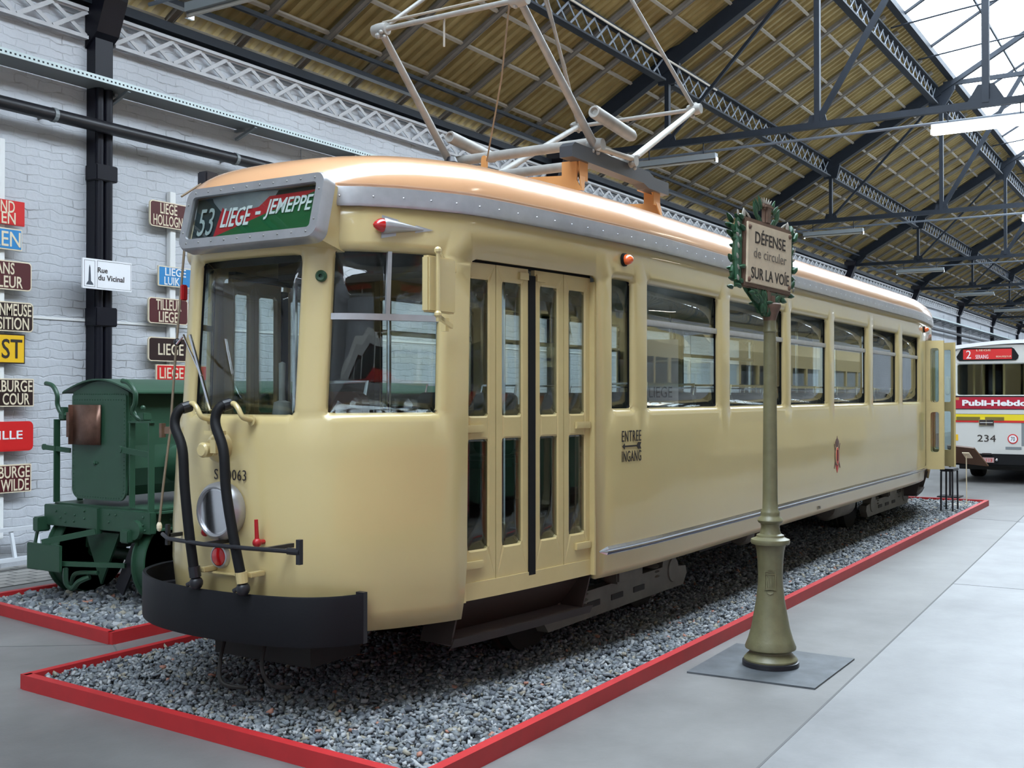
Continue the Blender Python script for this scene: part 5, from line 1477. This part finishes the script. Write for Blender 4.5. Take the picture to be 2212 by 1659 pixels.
two(6.83, .745, 1.02, 'sign_maroon', 'STE WALBURGE', 'WILDE', .78, .30, 'maroon board with WALBURGE over WILDE, lowest at the left edge', ra=.02, rb=.03, r=.01)
tag(MB().bbox(6.50, 6.56, 9.93, 9.995, .3, 4.2, .004).build('mounting_rail', 'white'), 'white vertical rail holding the boards at the left edge of the wall', 'rail')
# right stack
def two_r(x0, z0, z1, m, a, b, wa, wb, lab, lm='letter_cream', wid=.62, r=.04, oa=.0, ob=.0, hh=.12, border='letter_cream'):
    h = z1-z0
    return wall_sign(x0, x0+wid, z0, z1, m, [(a, -wid/2+oa+wa/2, h*.23, wa, hh), (b, -wid/2+ob+wb/2, -h*.23, wb, hh)], lab, lm, r, border)
two_r(8.28, 3.575, 3.865, 'sign_maroon', 'LIEGE', 'HOLLOGNE', .24, .46, 'maroon board with LIEGE over HOLLOGNE, topmost beside the tram sign', oa=.14, ob=.045)
two_r(8.40, 2.92, 3.145, 'sign_blue', 'LIEGE', 'LUIK', .30, .22, 'blue board with LIEGE over LUIK beside the tram front', 'letter_white', r=.004, wid=.50, oa=.09, ob=.08, hh=.09)
two_r(8.265, 2.495, 2.785, 'sign_maroon', 'TILLEUR', 'LIEGE', .36, .27, 'maroon board with TILLEUR over LIEGE beside the tram windscreen', oa=.10, ob=.14, wid=.56)
wall_sign(8.265, 8.83, 2.075, 2.345, 'sign_dark', [('LIEGE', .03, 0, .36, .13)], 'blackish board with LIEGE in large cream letters beside the windscreen', 'letter_cream', .04, 'letter_cream')
wall_sign(8.375, 9.22, 1.85, 2.04, 'sign_red', [('LIEGE', -.21, 0, .34, .125), ('C', .34, 0, .06, .125)], 'red board starting LIEGE, lowest beside the tram, partly seen through its windscreen', 'letter_cream', .004, 'letter_cream')
tag(MB().bbox(8.60, 8.68, 9.93, 9.995, 1.7, 4.0, .004).build('mounting_rail', 'white'), 'white vertical rail holding the boards beside the tram front', 'rail')
# street name sign on the column
ss = thing('street_sign', 'white street name sign reading Rue du Vicinal fixed to the black column', 'sign', (7.57, 9.70, 2.945))
MB().prism(rrect(-.305, .305, -.155, .155, .008, 2), -.01, .01, 'XZ').build('panel', 'sign_white', ss)
ln = MB()
def outline_rect(x0, x1, z0, z1, t=.003):
    ln.box(x0, x1, -.0115, -.0105, z0, z0+t).box(x0, x1, -.0115, -.0105, z1-t, z1).box(x0, x0+t, -.0115, -.0105, z0, z1).box(x1-t, x1, -.0115, -.0105, z0, z1)
outline_rect(-.285, -.155, -.135, .135); outline_rect(-.13, .295, -.14, .14)
ln.build('border_line', 'ink', ss)
MB().prism([(-.262, -.115), (-.175, -.115), (-.185, -.095), (-.205, -.075), (-.212, .06), (-.220, .09), (-.228, .06), (-.235, -.075), (-.252, -.095)], -.0125, -.0105, 'XZ').build('monument_symbol', mat('slate_ink', (.05, .06, .08), .5), ss)
text('Rue', .07, (-.062, -.012, .045), (1, 0, 0), (0, 0, 1), 'ink', ss, 'lettering', fit=(.12, .055), depth=.002, offset=.001)
text('du Vicinal', .07, (.045, -.012, -.032), (1, 0, 0), (0, 0, 1), 'ink', ss, 'lettering', fit=(.325, .058), depth=.002, offset=.001)
MB().box(-.02, .02, .01, .10, -.1, .1).build('mount', 'black', ss)

# ladder lying on its edge against the wall
ld = thing('ladder', 'silver aluminium ladder lying on its side along the foot of the brick wall', 'ladder')
MB().box(5.0, 11.2, 9.70, 9.76, .10, .135).build('side_rail', 'ladder', ld)
MB().bar((5.0, 9.80, .40), (11.2, 9.80, .40), .06, .035).build('side_rail', 'ladder', ld)
x = 5.2
while x < 11.1:
    MB().bar((x, 9.73, .125), (x, 9.80, .39), .03, .03, up=(1, 0, 0)).build('rung', 'ladder', ld); x += .27
for x_ in (5.5, 8.2, 10.9): MB().box(x_, x_+.08, 9.66, 9.80, .006, .10).build('support_block', 'brown', ld)

# ------------------------------------------------------------------ green engine
en = thing('tank_engine', 'small green riveted engine with arched roof on the stone bed behind the tram', 'engine')
FX = 5.80; yl, yr = 7.86, 7.18; ym_ = (yl+yr)/2
arch = [(yl - (yl-yr)*i/16, 1.72 + .09*math.sin(math.pi*i/16)) for i in range(17)]
side = [(yr, 1.72), (yr-.0, 1.30), (yr-.02, 1.12), (yr+.03, .98), (yr+.10, .90), (yl-.10, .90), (yl-.0, 1.0)]
MB().prism([(yl, 1.72)] + arch[1:-1] + side, FX+.01, 11.0, 'YZ').build('body', 'green', en)
face = rrect(yr+.01, yl-.01, .86, 1.70, [.09, .015, .015, .09], 6)
MB().prism(face, FX-.008, FX+.01, 'YZ').build('front_panel', 'green', en)
rvt = MB()
def along(pts, step, fn):
    acc = 0
    for i in range(len(pts)):
        a = Vector(pts[i]); b = Vector(pts[(i+1) % len(pts)]); L = (b-a).length; d = acc
        while d < L: fn(a+(b-a)*d/L); d += step
        acc = d-L
along(rrect(yr+.03, yl-.03, .88, 1.66, [.08, .01, .01, .08], 6), .032, lambda p: rvt.sphere((FX-.009, p.x, p.y), .0045, 5))
for i in range(30): rvt.sphere((FX+.03, yr-.003, .98+i*.025), .006, 5)
for i in range(24): rvt.sphere((FX-.003, yr+.02+i*(yl-yr-.04)/23, 1.705), .0045, 5)
rvt.build('rivets', 'green', en, smooth=True)
rf = [(yl+.09, 1.722)] + [(yl+.07 - (yl-yr+.14)*i/18, 1.735 + .095*math.sin(math.pi*i/18)) for i in range(19)] + [(yr-.09, 1.722), (yr-.09, 1.71)] + [(yr-.07 + (yl-yr+.14)*i/18, 1.722 + .095*math.sin(math.pi*i/18)) for i in range(19)] + [(yl+.09, 1.71)]
MB().prism(rf, FX-.03, 11.05, 'YZ').build('roof', 'green', en)
cb_ = []
for i in range(9):
    t = i/8; cb_.append((FX-.012-.045*math.sin(math.pi*t*.9+.1), 7.83-.36*t))
vs = [(a, b, 1.30) for a, b in cb_] + [(a, b, 1.62) for a, b in cb_]
MB().add(vs, [(i, i+1, 10+i, 9+i) for i in range(8)]).build('copper_cowl', 'copper', en, smooth=True).modifiers.new('t', 'SOLIDIFY').thickness = .012
MB().bbox(5.72, 5.80, 7.795, 7.805, 1.30, 1.62, .002).box(5.70, 5.715, 7.77, 7.80, 1.36, 1.56).build('cowl_edge', 'copper', en)
MB().lathe([(.0001, 0), (.015, 0), (.018, -.012), (.0001, -.02)], (FX-.008, 7.56, 1.155), 'X', 10).bar((FX-.01, 7.52, 1.155), (FX-.01, 7.60, 1.155), .01, .012).build('handle', 'green', en, smooth=True)
MB().bbox(5.74, 5.80, 6.84, 8.14, .63, .80, .006).build('buffer_beam', 'green', en)
bolt = MB()
for y, z in ((7.98, .75), (7.86, .74), (7.92, .70), (7.74, .73), (7.62, .77), (7.62, .71), (7.32, .76), (7.24, .76), (7.32, .70), (6.92, .76), (6.92, .70), (6.90, .66), (7.75, .68), (7.86, .67)):
    bolt.sphere((5.738, y, z), .010, 6)
bolt.build('bolts', 'green', en, smooth=True)
MB().bbox(5.80, 11.0, 6.86, 6.92, .66, .80, .004).box(5.8, 11, 6.80, 6.92, .785, .80).box(5.8, 11, 6.80, 6.92, .655, .668).bbox(5.80, 11.0, 8.05, 8.11, .66, .80, .004).box(5.8, 11, 6.9, 8.08, .80, .815).build('frame', 'green', en)
for q in range(16): pass
fb = MB()
for i in range(20): fb.sphere((5.95+i*.25, 6.855, .73), .010, 6); fb.sphere((6.0+i*.25, 6.82, .803), .010, 6)
fb.build('bolts', 'green', en, smooth=True)
# upright handrails with arms and curved horns
MB().bar((5.78, 8.03, .82), (5.78, 8.03, 1.50), .055, .012, up=(0, 0, 1)).bar((5.78, 8.0, 1.495), (5.95, 7.95, 1.495), .04, .012).bar((5.95, 7.96, 1.49), (5.95, 7.96, .82), .05, .012, up=(0, 1, 0)).build('handrail_left', 'green', en)
MB().bar((5.78, 6.88, .80), (5.78, 6.88, 1.49), .055, .012, up=(0, 0, 1)).bar((5.78, 7.10, .82), (5.78, 7.10, 1.48), .05, .012, up=(0, 0, 1)).bar((5.78, 7.12, 1.49), (5.78, 6.86, 1.49), .05, .014).build('handrail_right', 'green', en)
def flat_curve(pts, w, t, nm):
    mb = MB(); c = curve_pts3(pts)
    for i in range(len(c)-1): mb.bar(c[i], Vector(c[i+1]) + (Vector(c[i+1])-Vector(c[i]))*.08, t, w, up=(0, 0, 1))
    return mb
def curve_pts3(P, sub=5):
    P = [Vector(p) for p in P]; out = []
    for i in range(len(P)-1):
        p0 = P[max(0, i-1)]; p1 = P[i]; p2 = P[i+1]; p3 = P[min(len(P)-1, i+2)]
        for k_ in range(sub):
            u = k_/sub
            out.append(0.5*((2*p1)+(p2-p0)*u+(2*p0-5*p1+4*p2-p3)*u*u+(3*p1-p0-3*p2+p3)*u**3))
    out.append(P[-1]); return out
MB().tube(curve_pts3([(5.76, 8.15, 1.795), (5.76, 8.06, 1.775), (5.76, 8.0, 1.70), (5.77, 8.01, 1.62), (5.78, 7.97, 1.55), (5.80, 7.92, 1.54)]), .019, 8).build('lever_horn', 'green', en, smooth=True)
MB().tube(curve_pts3([(5.74, 7.17, 1.81), (5.74, 7.09, 1.79), (5.74, 7.02, 1.72), (5.75, 7.03, 1.64), (5.76, 7.07, 1.58), (5.78, 7.05, 1.53), (5.8, 7.0, 1.50)]), .019, 8).build('lever_horn', 'green', en, smooth=True)
MB().bar((5.74, 8.15, 1.27), (5.80, 7.88, 1.245), .012, .04).tube([(5.74, 8.15, 1.27), (5.755, 8.15, 1.27)], .026, 10).build('latch_arm', 'green', en)
MB().bar((5.73, 7.18, 1.275), (5.78, 6.89, 1.235), .012, .045).tube([(5.72, 7.18, 1.275), (5.74, 7.18, 1.275)], .028, 10).build('latch_arm', 'green', en)
MB().bbox(5.77, 5.82, 7.93, 8.0, 1.50, 1.60, .006).bbox(5.78, 5.86, 6.97, 7.07, 1.50, 1.56, .006).sphere((5.80, 7.0, 1.60), .02, 8).build('latch_block', 'green', en)
MB().tube([(6.30, 7.22, 1.14), (6.30, 7.02, 1.14)], .15, 26).lathe([(.0001, .0), (.155, .0), (.155, .02), (.0001, .02)], (6.30, 7.0, 1.14), 'Y', 26).build('side_cylinder', 'green', en, smooth=True)
# buffer plate on its carrier
MB().bbox(5.50, 5.525, 7.60, 8.02, .31, .52, .006).build('buffer_plate', 'green', en)
MB().bar((5.74, 7.46, .80), (5.74, 7.46, .60), .05, .05, up=(1, 0, 0)).bar((5.73, 7.46, .62), (5.53, 7.85, .53), .05, .045).bar((5.52, 7.75, .37), (5.80, 7.20, .36), .035, .035).build('buffer_carrier', 'green', en)
MB().prism([(7.52, .18), (7.72, .60), (7.30, .60)], 5.82, 5.84, 'YZ').build('apron', 'green_dark', en)
MB().bar((5.80, 7.02, .60), (5.86, 7.34, .14), .11, .02, up=(1, 0, 0)).build('brace_plate', 'black', en)
MB().lathe([(.06, -.02), (.075, -.02), (.075, .02), (.06, .02)], (5.72, 6.99, .66), 'X', 16).bbox(5.66, 5.76, 7.0, 7.1, .56, .66, .01).build('shackle', 'green', en, smooth=True)
MB().bbox(5.66, 5.78, 8.10, 8.18, .58, .70, .01).tube([(5.70, 8.16, .60), (5.68, 8.17, .48), (5.70, 8.12, .40)], .014, 8).build('side_lug', 'green', en)
for x_ in (6.07, 7.65):
    for y_, s_ in ((8.0, 1), (6.95, -1)):
        w_ = MB().lathe([(.335, -.055), (.345, -.05), (.345, .045), (.37, .05), (.37, .065), (.335, .07), (.28, .05), (.275, -.045), (.335, -.055)], (x_, y_, .395), 'Y', 40)
        w_.lathe([(.0001, -.05), (.07, -.05), (.08, -.03), (.08, .05), (.0001, .05)], (x_, y_, .395), 'Y', 20)
        wo = w_.build('wheel', 'green', en, smooth=True)
        sp_ = MB()
        for k_ in range(8):
            a = 2*math.pi*k_/8+.2; sp_.bar((x_+.07*math.cos(a), y_, .395+.07*math.sin(a)), (x_+.285*math.cos(a), y_, .395+.285*math.sin(a)), .03, .04, up=(0, 1, 0))
        sp_.build('spokes', 'green_dark', wo)
    MB().tube([(x_, 6.95, .395), (x_, 8.0, .395)], .05, 12).build('axle', 'green_dark', en, smooth=True)
MB().tube(curve_pts3([(5.70, 7.80, .30), (5.66, 7.74, .20), (5.66, 7.66, .16), (5.66, 7.58, .22), (5.7, 7.5, .26)]), .022, 8).tube(curve_pts3([(5.68, 7.70, .18), (5.66, 7.62, .28), (5.7, 7.4, .30)]), .018, 8).build('coupling_hook', 'green', en, smooth=True)
MB().bbox(5.95, 10.9, 7.05, 7.25, .42, .80, .02).bbox(5.95, 10.9, 7.70, 7.90, .42, .80, .02).build('inner_frame', 'green_dark', en)
MB().bbox(6.1, 10.5, 6.885, 6.91, .34, .46, .005).build('side_rod_plate', 'green', en)
MB().bbox(8.2, 11.0, 7.10, 7.95, .815, 1.0, .01).build('tool_box', 'green_dark', en)

# ------------------------------------------------------------------ bus at the far right
bus = thing('bus', 'white bus with red display reading 2 LIEGE SERAING, parked beyond the rear of the tram', 'bus')
BX = 23.0; b0, b1 = 1.72, 4.22; bc = (b0+b1)/2
prof = rrect(b0, b1, .55, 2.62, [.12, .28, .28, .12], 6)
pr2 = [(y, z + (.10*(1-((y-bc)/1.25)**2) if z > 2.3 else 0)) for y, z in prof]
def busbox(x0, x1): return MB().prism(pr2, x0, x1, 'YZ')
sk = sheet(pr2, [(b0+.12, b1-.10, 1.69, 2.30, .05)], lambda s, z, o: Vector((BX-o, s, z)), 'front_skin', 'buswhite', bus, .3, .3, thick=.03, rings=(0.0, .02), lip=.015, smooth=False)
ring = MB(); k = len(pr2)
ring.add([(BX, y, z) for y, z in pr2] + [(BX+10.5, y, z) for y, z in pr2], [(i, (i+1) % k, (i+1) % k+k, i+k) for i in range(k)] + [tuple(range(2*k-1, k-1, -1))])
ring.build('bus_body', 'buswhite', bus, smooth=True)
rfp = [(b1+.03, 2.60)] + [(b1+.03 - (b1-b0+.06)*i/16, 2.65 + .10*math.sin(math.pi*i/16)) for i in range(17)] + [(b0-.03, 2.60)] + [(b0-.03 + (b1-b0+.06)*i/16, 2.58 + .10*math.sin(math.pi*i/16)) for i in range(17)]
MB().prism(rfp, BX-.06, BX+10.5, 'YZ').build('roof_edge', 'sign_white', bus)
MB().prism(rrect(b0+.11, b1-.09, 1.68, 2.31, .05, 4), BX-.004, BX+.004, 'YZ').build('windscreen', 'glass', bus)
MB().prism([(4.11, 2.40), (4.125, 2.44), (4.04, 2.585), (3.99, 2.605), (3.13, 2.605), (3.09, 2.58), (3.01, 2.45), (3.02, 2.40), (3.06, 2.36), (4.07, 2.36)], BX-.03, BX-.016, 'YZ').build('display_surround', 'rubber', bus)
rd_ = MB().box(BX-.035, BX-.030, 3.13, 4.0, 2.385, 2.58).build('display', 'sign_red', bus)
def bt(t, y, z, w, h, m='letter_white', d=.04, par=None, **kw): return text(t, h, (BX-d, y, z), (0, -1, 0), (0, 0, 1), m, par or bus, 'lettering', fit=(w, h), depth=.004, **kw)
bt('2', 3.90, 2.482, .09, .155, par=rd_); bt('LIEGE', 3.63, 2.56, .26, .035, par=rd_, m='letter_cream'); bt('SERAING', 3.66, 2.435, .23, .075, par=rd_); bt('BEAUSEJOUR', 3.27, 2.43, .27, .04, par=rd_, m='letter_cream')
MB().box(BX-.025, BX-.015, b0+.02, b1-.02, 1.435, 1.655).build('red_band', mat('bus_red', (.42, .012, .035), .35), bus)
MB().box(BX-.022, BX-.015, b0+.02, b1-.02, 1.655, 1.685).box(BX-.022, BX-.015, b0+.02, b1-.02, 1.42, 1.435).box(BX-.022, BX-.015, b0+.02, b1-.02, 1.325, 1.332).build('band_edge', 'ink', bus)
bt('Publi-Hebdo', 3.44, 1.545, 1.16, .115, offset=.005)
MB().box(BX-.027, BX-.025, 4.08, 4.17, 1.60, 1.65).build('band_mark', 'orange_flat', bus)
MB().box(BX-.025, BX-.015, b0+.02, b1-.02, 1.21, 1.325).build('yellow_stripe', mat('bus_yellow', (.75, .58, .02), .35), bus)
MB().box(BX-.025, BX-.015, b0+.02, b1-.02, 1.17, 1.21).build('red_stripe', 'sign_red', bus)
MB().box(BX-.03, BX-.02, 3.70, 4.13, 1.205, 1.275).box(BX-.03, BX-.02, 3.27, 3.61, 1.205, 1.275).build('ventilation_slot', mat('olive_slot', (.16, .12, .02), .5), bus)
bd = MB().box(BX-.045, BX-.02, 3.45, 3.72, 1.11, 1.225).build('maker_badge', 'chrome', bus)
MB().box(BX-.048, BX-.044, 3.46, 3.575, 1.12, 1.215).box(BX-.048, BX-.044, 3.595, 3.71, 1.12, 1.215).build('badge_field', 'ink', bd)
MB().box(BX-.05, BX-.047, 3.47, 3.70, 1.163, 1.172).build('badge_bar', 'letter_white', bd)
bt('234', 3.585, .865, .33, .13, m='ink', d=.02)
cs = MB().lathe([(.0001, .0), (.092, .0), (.092, -.008), (.0001, -.008)], (BX-.015, 3.12, .862), 'X', 28).build('speed_disc', 'sign_red', bus)
MB().lathe([(.0001, -.008), (.072, -.008), (.072, -.011), (.0001, -.011)], (BX-.015, 3.12, .862), 'X', 28).build('disc_face', 'sign_white', cs)
bt('70', 3.12, .862, .075, .08, m='ink', d=.028, par=cs)
MB().box(BX-.02, BX-.015, 2.97, 3.25, .66, .71).box(BX-.02, BX-.015, 2.5, 2.97, .73, 1.22).build('grey_plate', 'fixture', bus)
MB().box(BX-.02, BX-.015, 4.10, 4.16, .81, .93).build('yellow_sticker', 'sign_yellow', bus)
MB().bbox(BX-.10, BX+.1, b0+.05, b1-.05, .34, .57, .03).build('bumper', 'rubber', bus)
MB().bbox(BX-.14, BX-.08, 3.47, 3.66, .555, .585, .01).build('step_bar', 'chrome', bus)
np_ = MB().box(BX-.12, BX-.10, 3.44, 3.70, .405, .50).build('number_plate', mat('plate_pink', (.45, .28, .27), .5), bus)
bt('K 113', 3.57, .452, .20, .055, m='sign_red', d=.123, par=np_)
MB().sphere((BX-.12, 3.39, .46), .03, 10).build('hook', 'chrome', bus, smooth=True)
MB().box(BX+.2, BX+10.3, b0+.1, b1-.1, .25, .56).build('bus_underside', 'dark', bus)
for x_ in (24.9, 30.5):
    for y_ in (b0+.18, b1-.18): MB().lathe([(.0001, -.13), (.28, -.13), (.46, -.12), (.48, -.08), (.48, .08), (.46, .12), (.28, .13), (.0001, .13)], (x_, y_, .48), 'Y', 26).build('wheel', 'rubber', bus, smooth=True)
MB().box(BX+.35, BX+10.3, b0+.1, b1-.1, 1.0, 1.04).box(BX+10.2, BX+10.25, b0+.1, b1-.1, 1.0, 2.5).build('bus_interior', 'dark', bus)
for y_ in (3.95, 3.75, 3.55, 3.35, 3.1, 2.9, 2.6, 2.3):
    MB().tube([(BX+.5+(y_*7 % 1.3), y_, 1.04), (BX+.5+(y_*7 % 1.3), y_, 2.5)], .025, 8).build('grab_pole', 'cream_door', bus, smooth=True)
MB().bbox(BX-.25, BX-.12, 4.22, 4.30, 1.70, 2.05, .02).bar((BX-.1, 4.2, 2.05), (BX-.2, 4.28, 2.05), .02, .02).build('mirror', 'buswhite', bus)

# dark stool, info board, placard
st_ = thing('step_stool', 'small black step stool standing under the open rear doors of the tram', 'stool', (16.70, 3.10, 0))
MB().bbox(-.2, .2, -.09, .09, .62, .66, .008).build('seat', 'black', st_)
for a in (-.18, .18):
    for b in (-.075, .075): MB().bar((a, b, .62), (a*1.05, b*1.05, .0), .022, .022, up=(1, 0, 0)).build('leg', 'black', st_)
ib = thing('information_board', 'brown slanted information board leaning before the bus front', 'board', (19.5, 3.35, 0))
MB().add([(-.02, .30, .86), (-.02, -.12, .82), (.22, -.30, .52), (.22, .32, .57), (.0, .30, .88), (.0, -.12, .84), (.24, -.30, .54), (.24, .32, .59)], [(0, 1, 2, 3), (7, 6, 5, 4), (0, 4, 5, 1), (1, 5, 6, 2), (2, 6, 7, 3), (3, 7, 4, 0)]).build('panel', 'wood_board', ib)
MB().bar((.12, .28, .70), (.12, .28, 0), .03, .03, up=(1, 0, 0)).build('leg', 'black', ib)
MB().bbox(-.1, .3, .1, .45, 0, .02, .004).build('foot', 'black', ib)
pl_ = thing('placard_stand', 'thin white placard stand rising from the far end of the tram gravel bed', 'placard', (17.75, 3.05, .03))
MB().tube([(0, 0, 0), (-.02, .0, .76)], .008, 8).build('rod', 'letter_cream', pl_, smooth=True)
MB().add([(-.08, .05, .80), (-.08, -.05, .80), (.04, -.08, .72), (.04, .02, .72), (-.075, .05, .81), (-.075, -.05, .81), (.045, -.08, .73), (.045, .02, .73)], [(0, 1, 2, 3), (7, 6, 5, 4), (0, 4, 5, 1), (1, 5, 6, 2), (2, 6, 7, 3), (3, 7, 4, 0)]).build('card', 'letter_cream', pl_)
MB().bbox(-.2, .2, -.16, .2, .0, .03, .004).build('foot_plate', 'castpale', pl_)

# ------------------------------------------------------------------ vehicles across the aisle (behind the viewpoint, seen in the tram's windows)
def aisle_tram(x0, L, y0, y1, lab, up, low, nm):
    t = thing(nm, lab, 'tram', (x0, 0, 0))
    pr = rrect(y0, y1, .45, 2.9, [.08, .35, .35, .08], 5)
    k = len(pr)
    MB().prism([(y0, .45), (y1, .45), (y1, 1.55), (y0, 1.55)], 0, L, 'YZ').build('lower_panel', low, t)
    MB().prism([(y0, 2.35), (y1, 2.35), (y1, 2.65), (y1-.3, 2.95), (y0+.3, 2.95), (y0, 2.65)], 0, L, 'YZ').build('roof', up, t)
    MB().box(.1, L-.1, y0+.04, y1-.04, 1.55, 2.35).build('window_band', 'glass', t)
    n = int(L/1.2)
    for i in range(n+1): MB().box(i*(L-.12)/n, i*(L-.12)/n+.12, y1-.05, y1+.0, 1.55, 2.35).build('pillar', up, t)
    for x_ in (1.8, L-1.8): MB().box(x_-1, x_+1, y0+.2, y1-.2, .03, .45).build('truck', 'dark', t)
    return t
aisle_tram(9.0, 11.0, -4.3, -2.1, 'cream tram with a green lower body across the aisle, seen only mirrored in windows', 'cream_door', 'green', 'mirrored_tram')
aisle_tram(21.5, 12.0, -4.3, -2.1, 'yellow tram farther down the opposite side, seen only mirrored in windows', 'cream_door', 'cream_door', 'mirrored_tram')
aisle_tram(-4.5, 10.5, -4.3, -2.2, 'white and red tram behind the viewpoint, seen only mirrored in the tram glass', 'buswhite', 'sign_red', 'mirrored_tram')
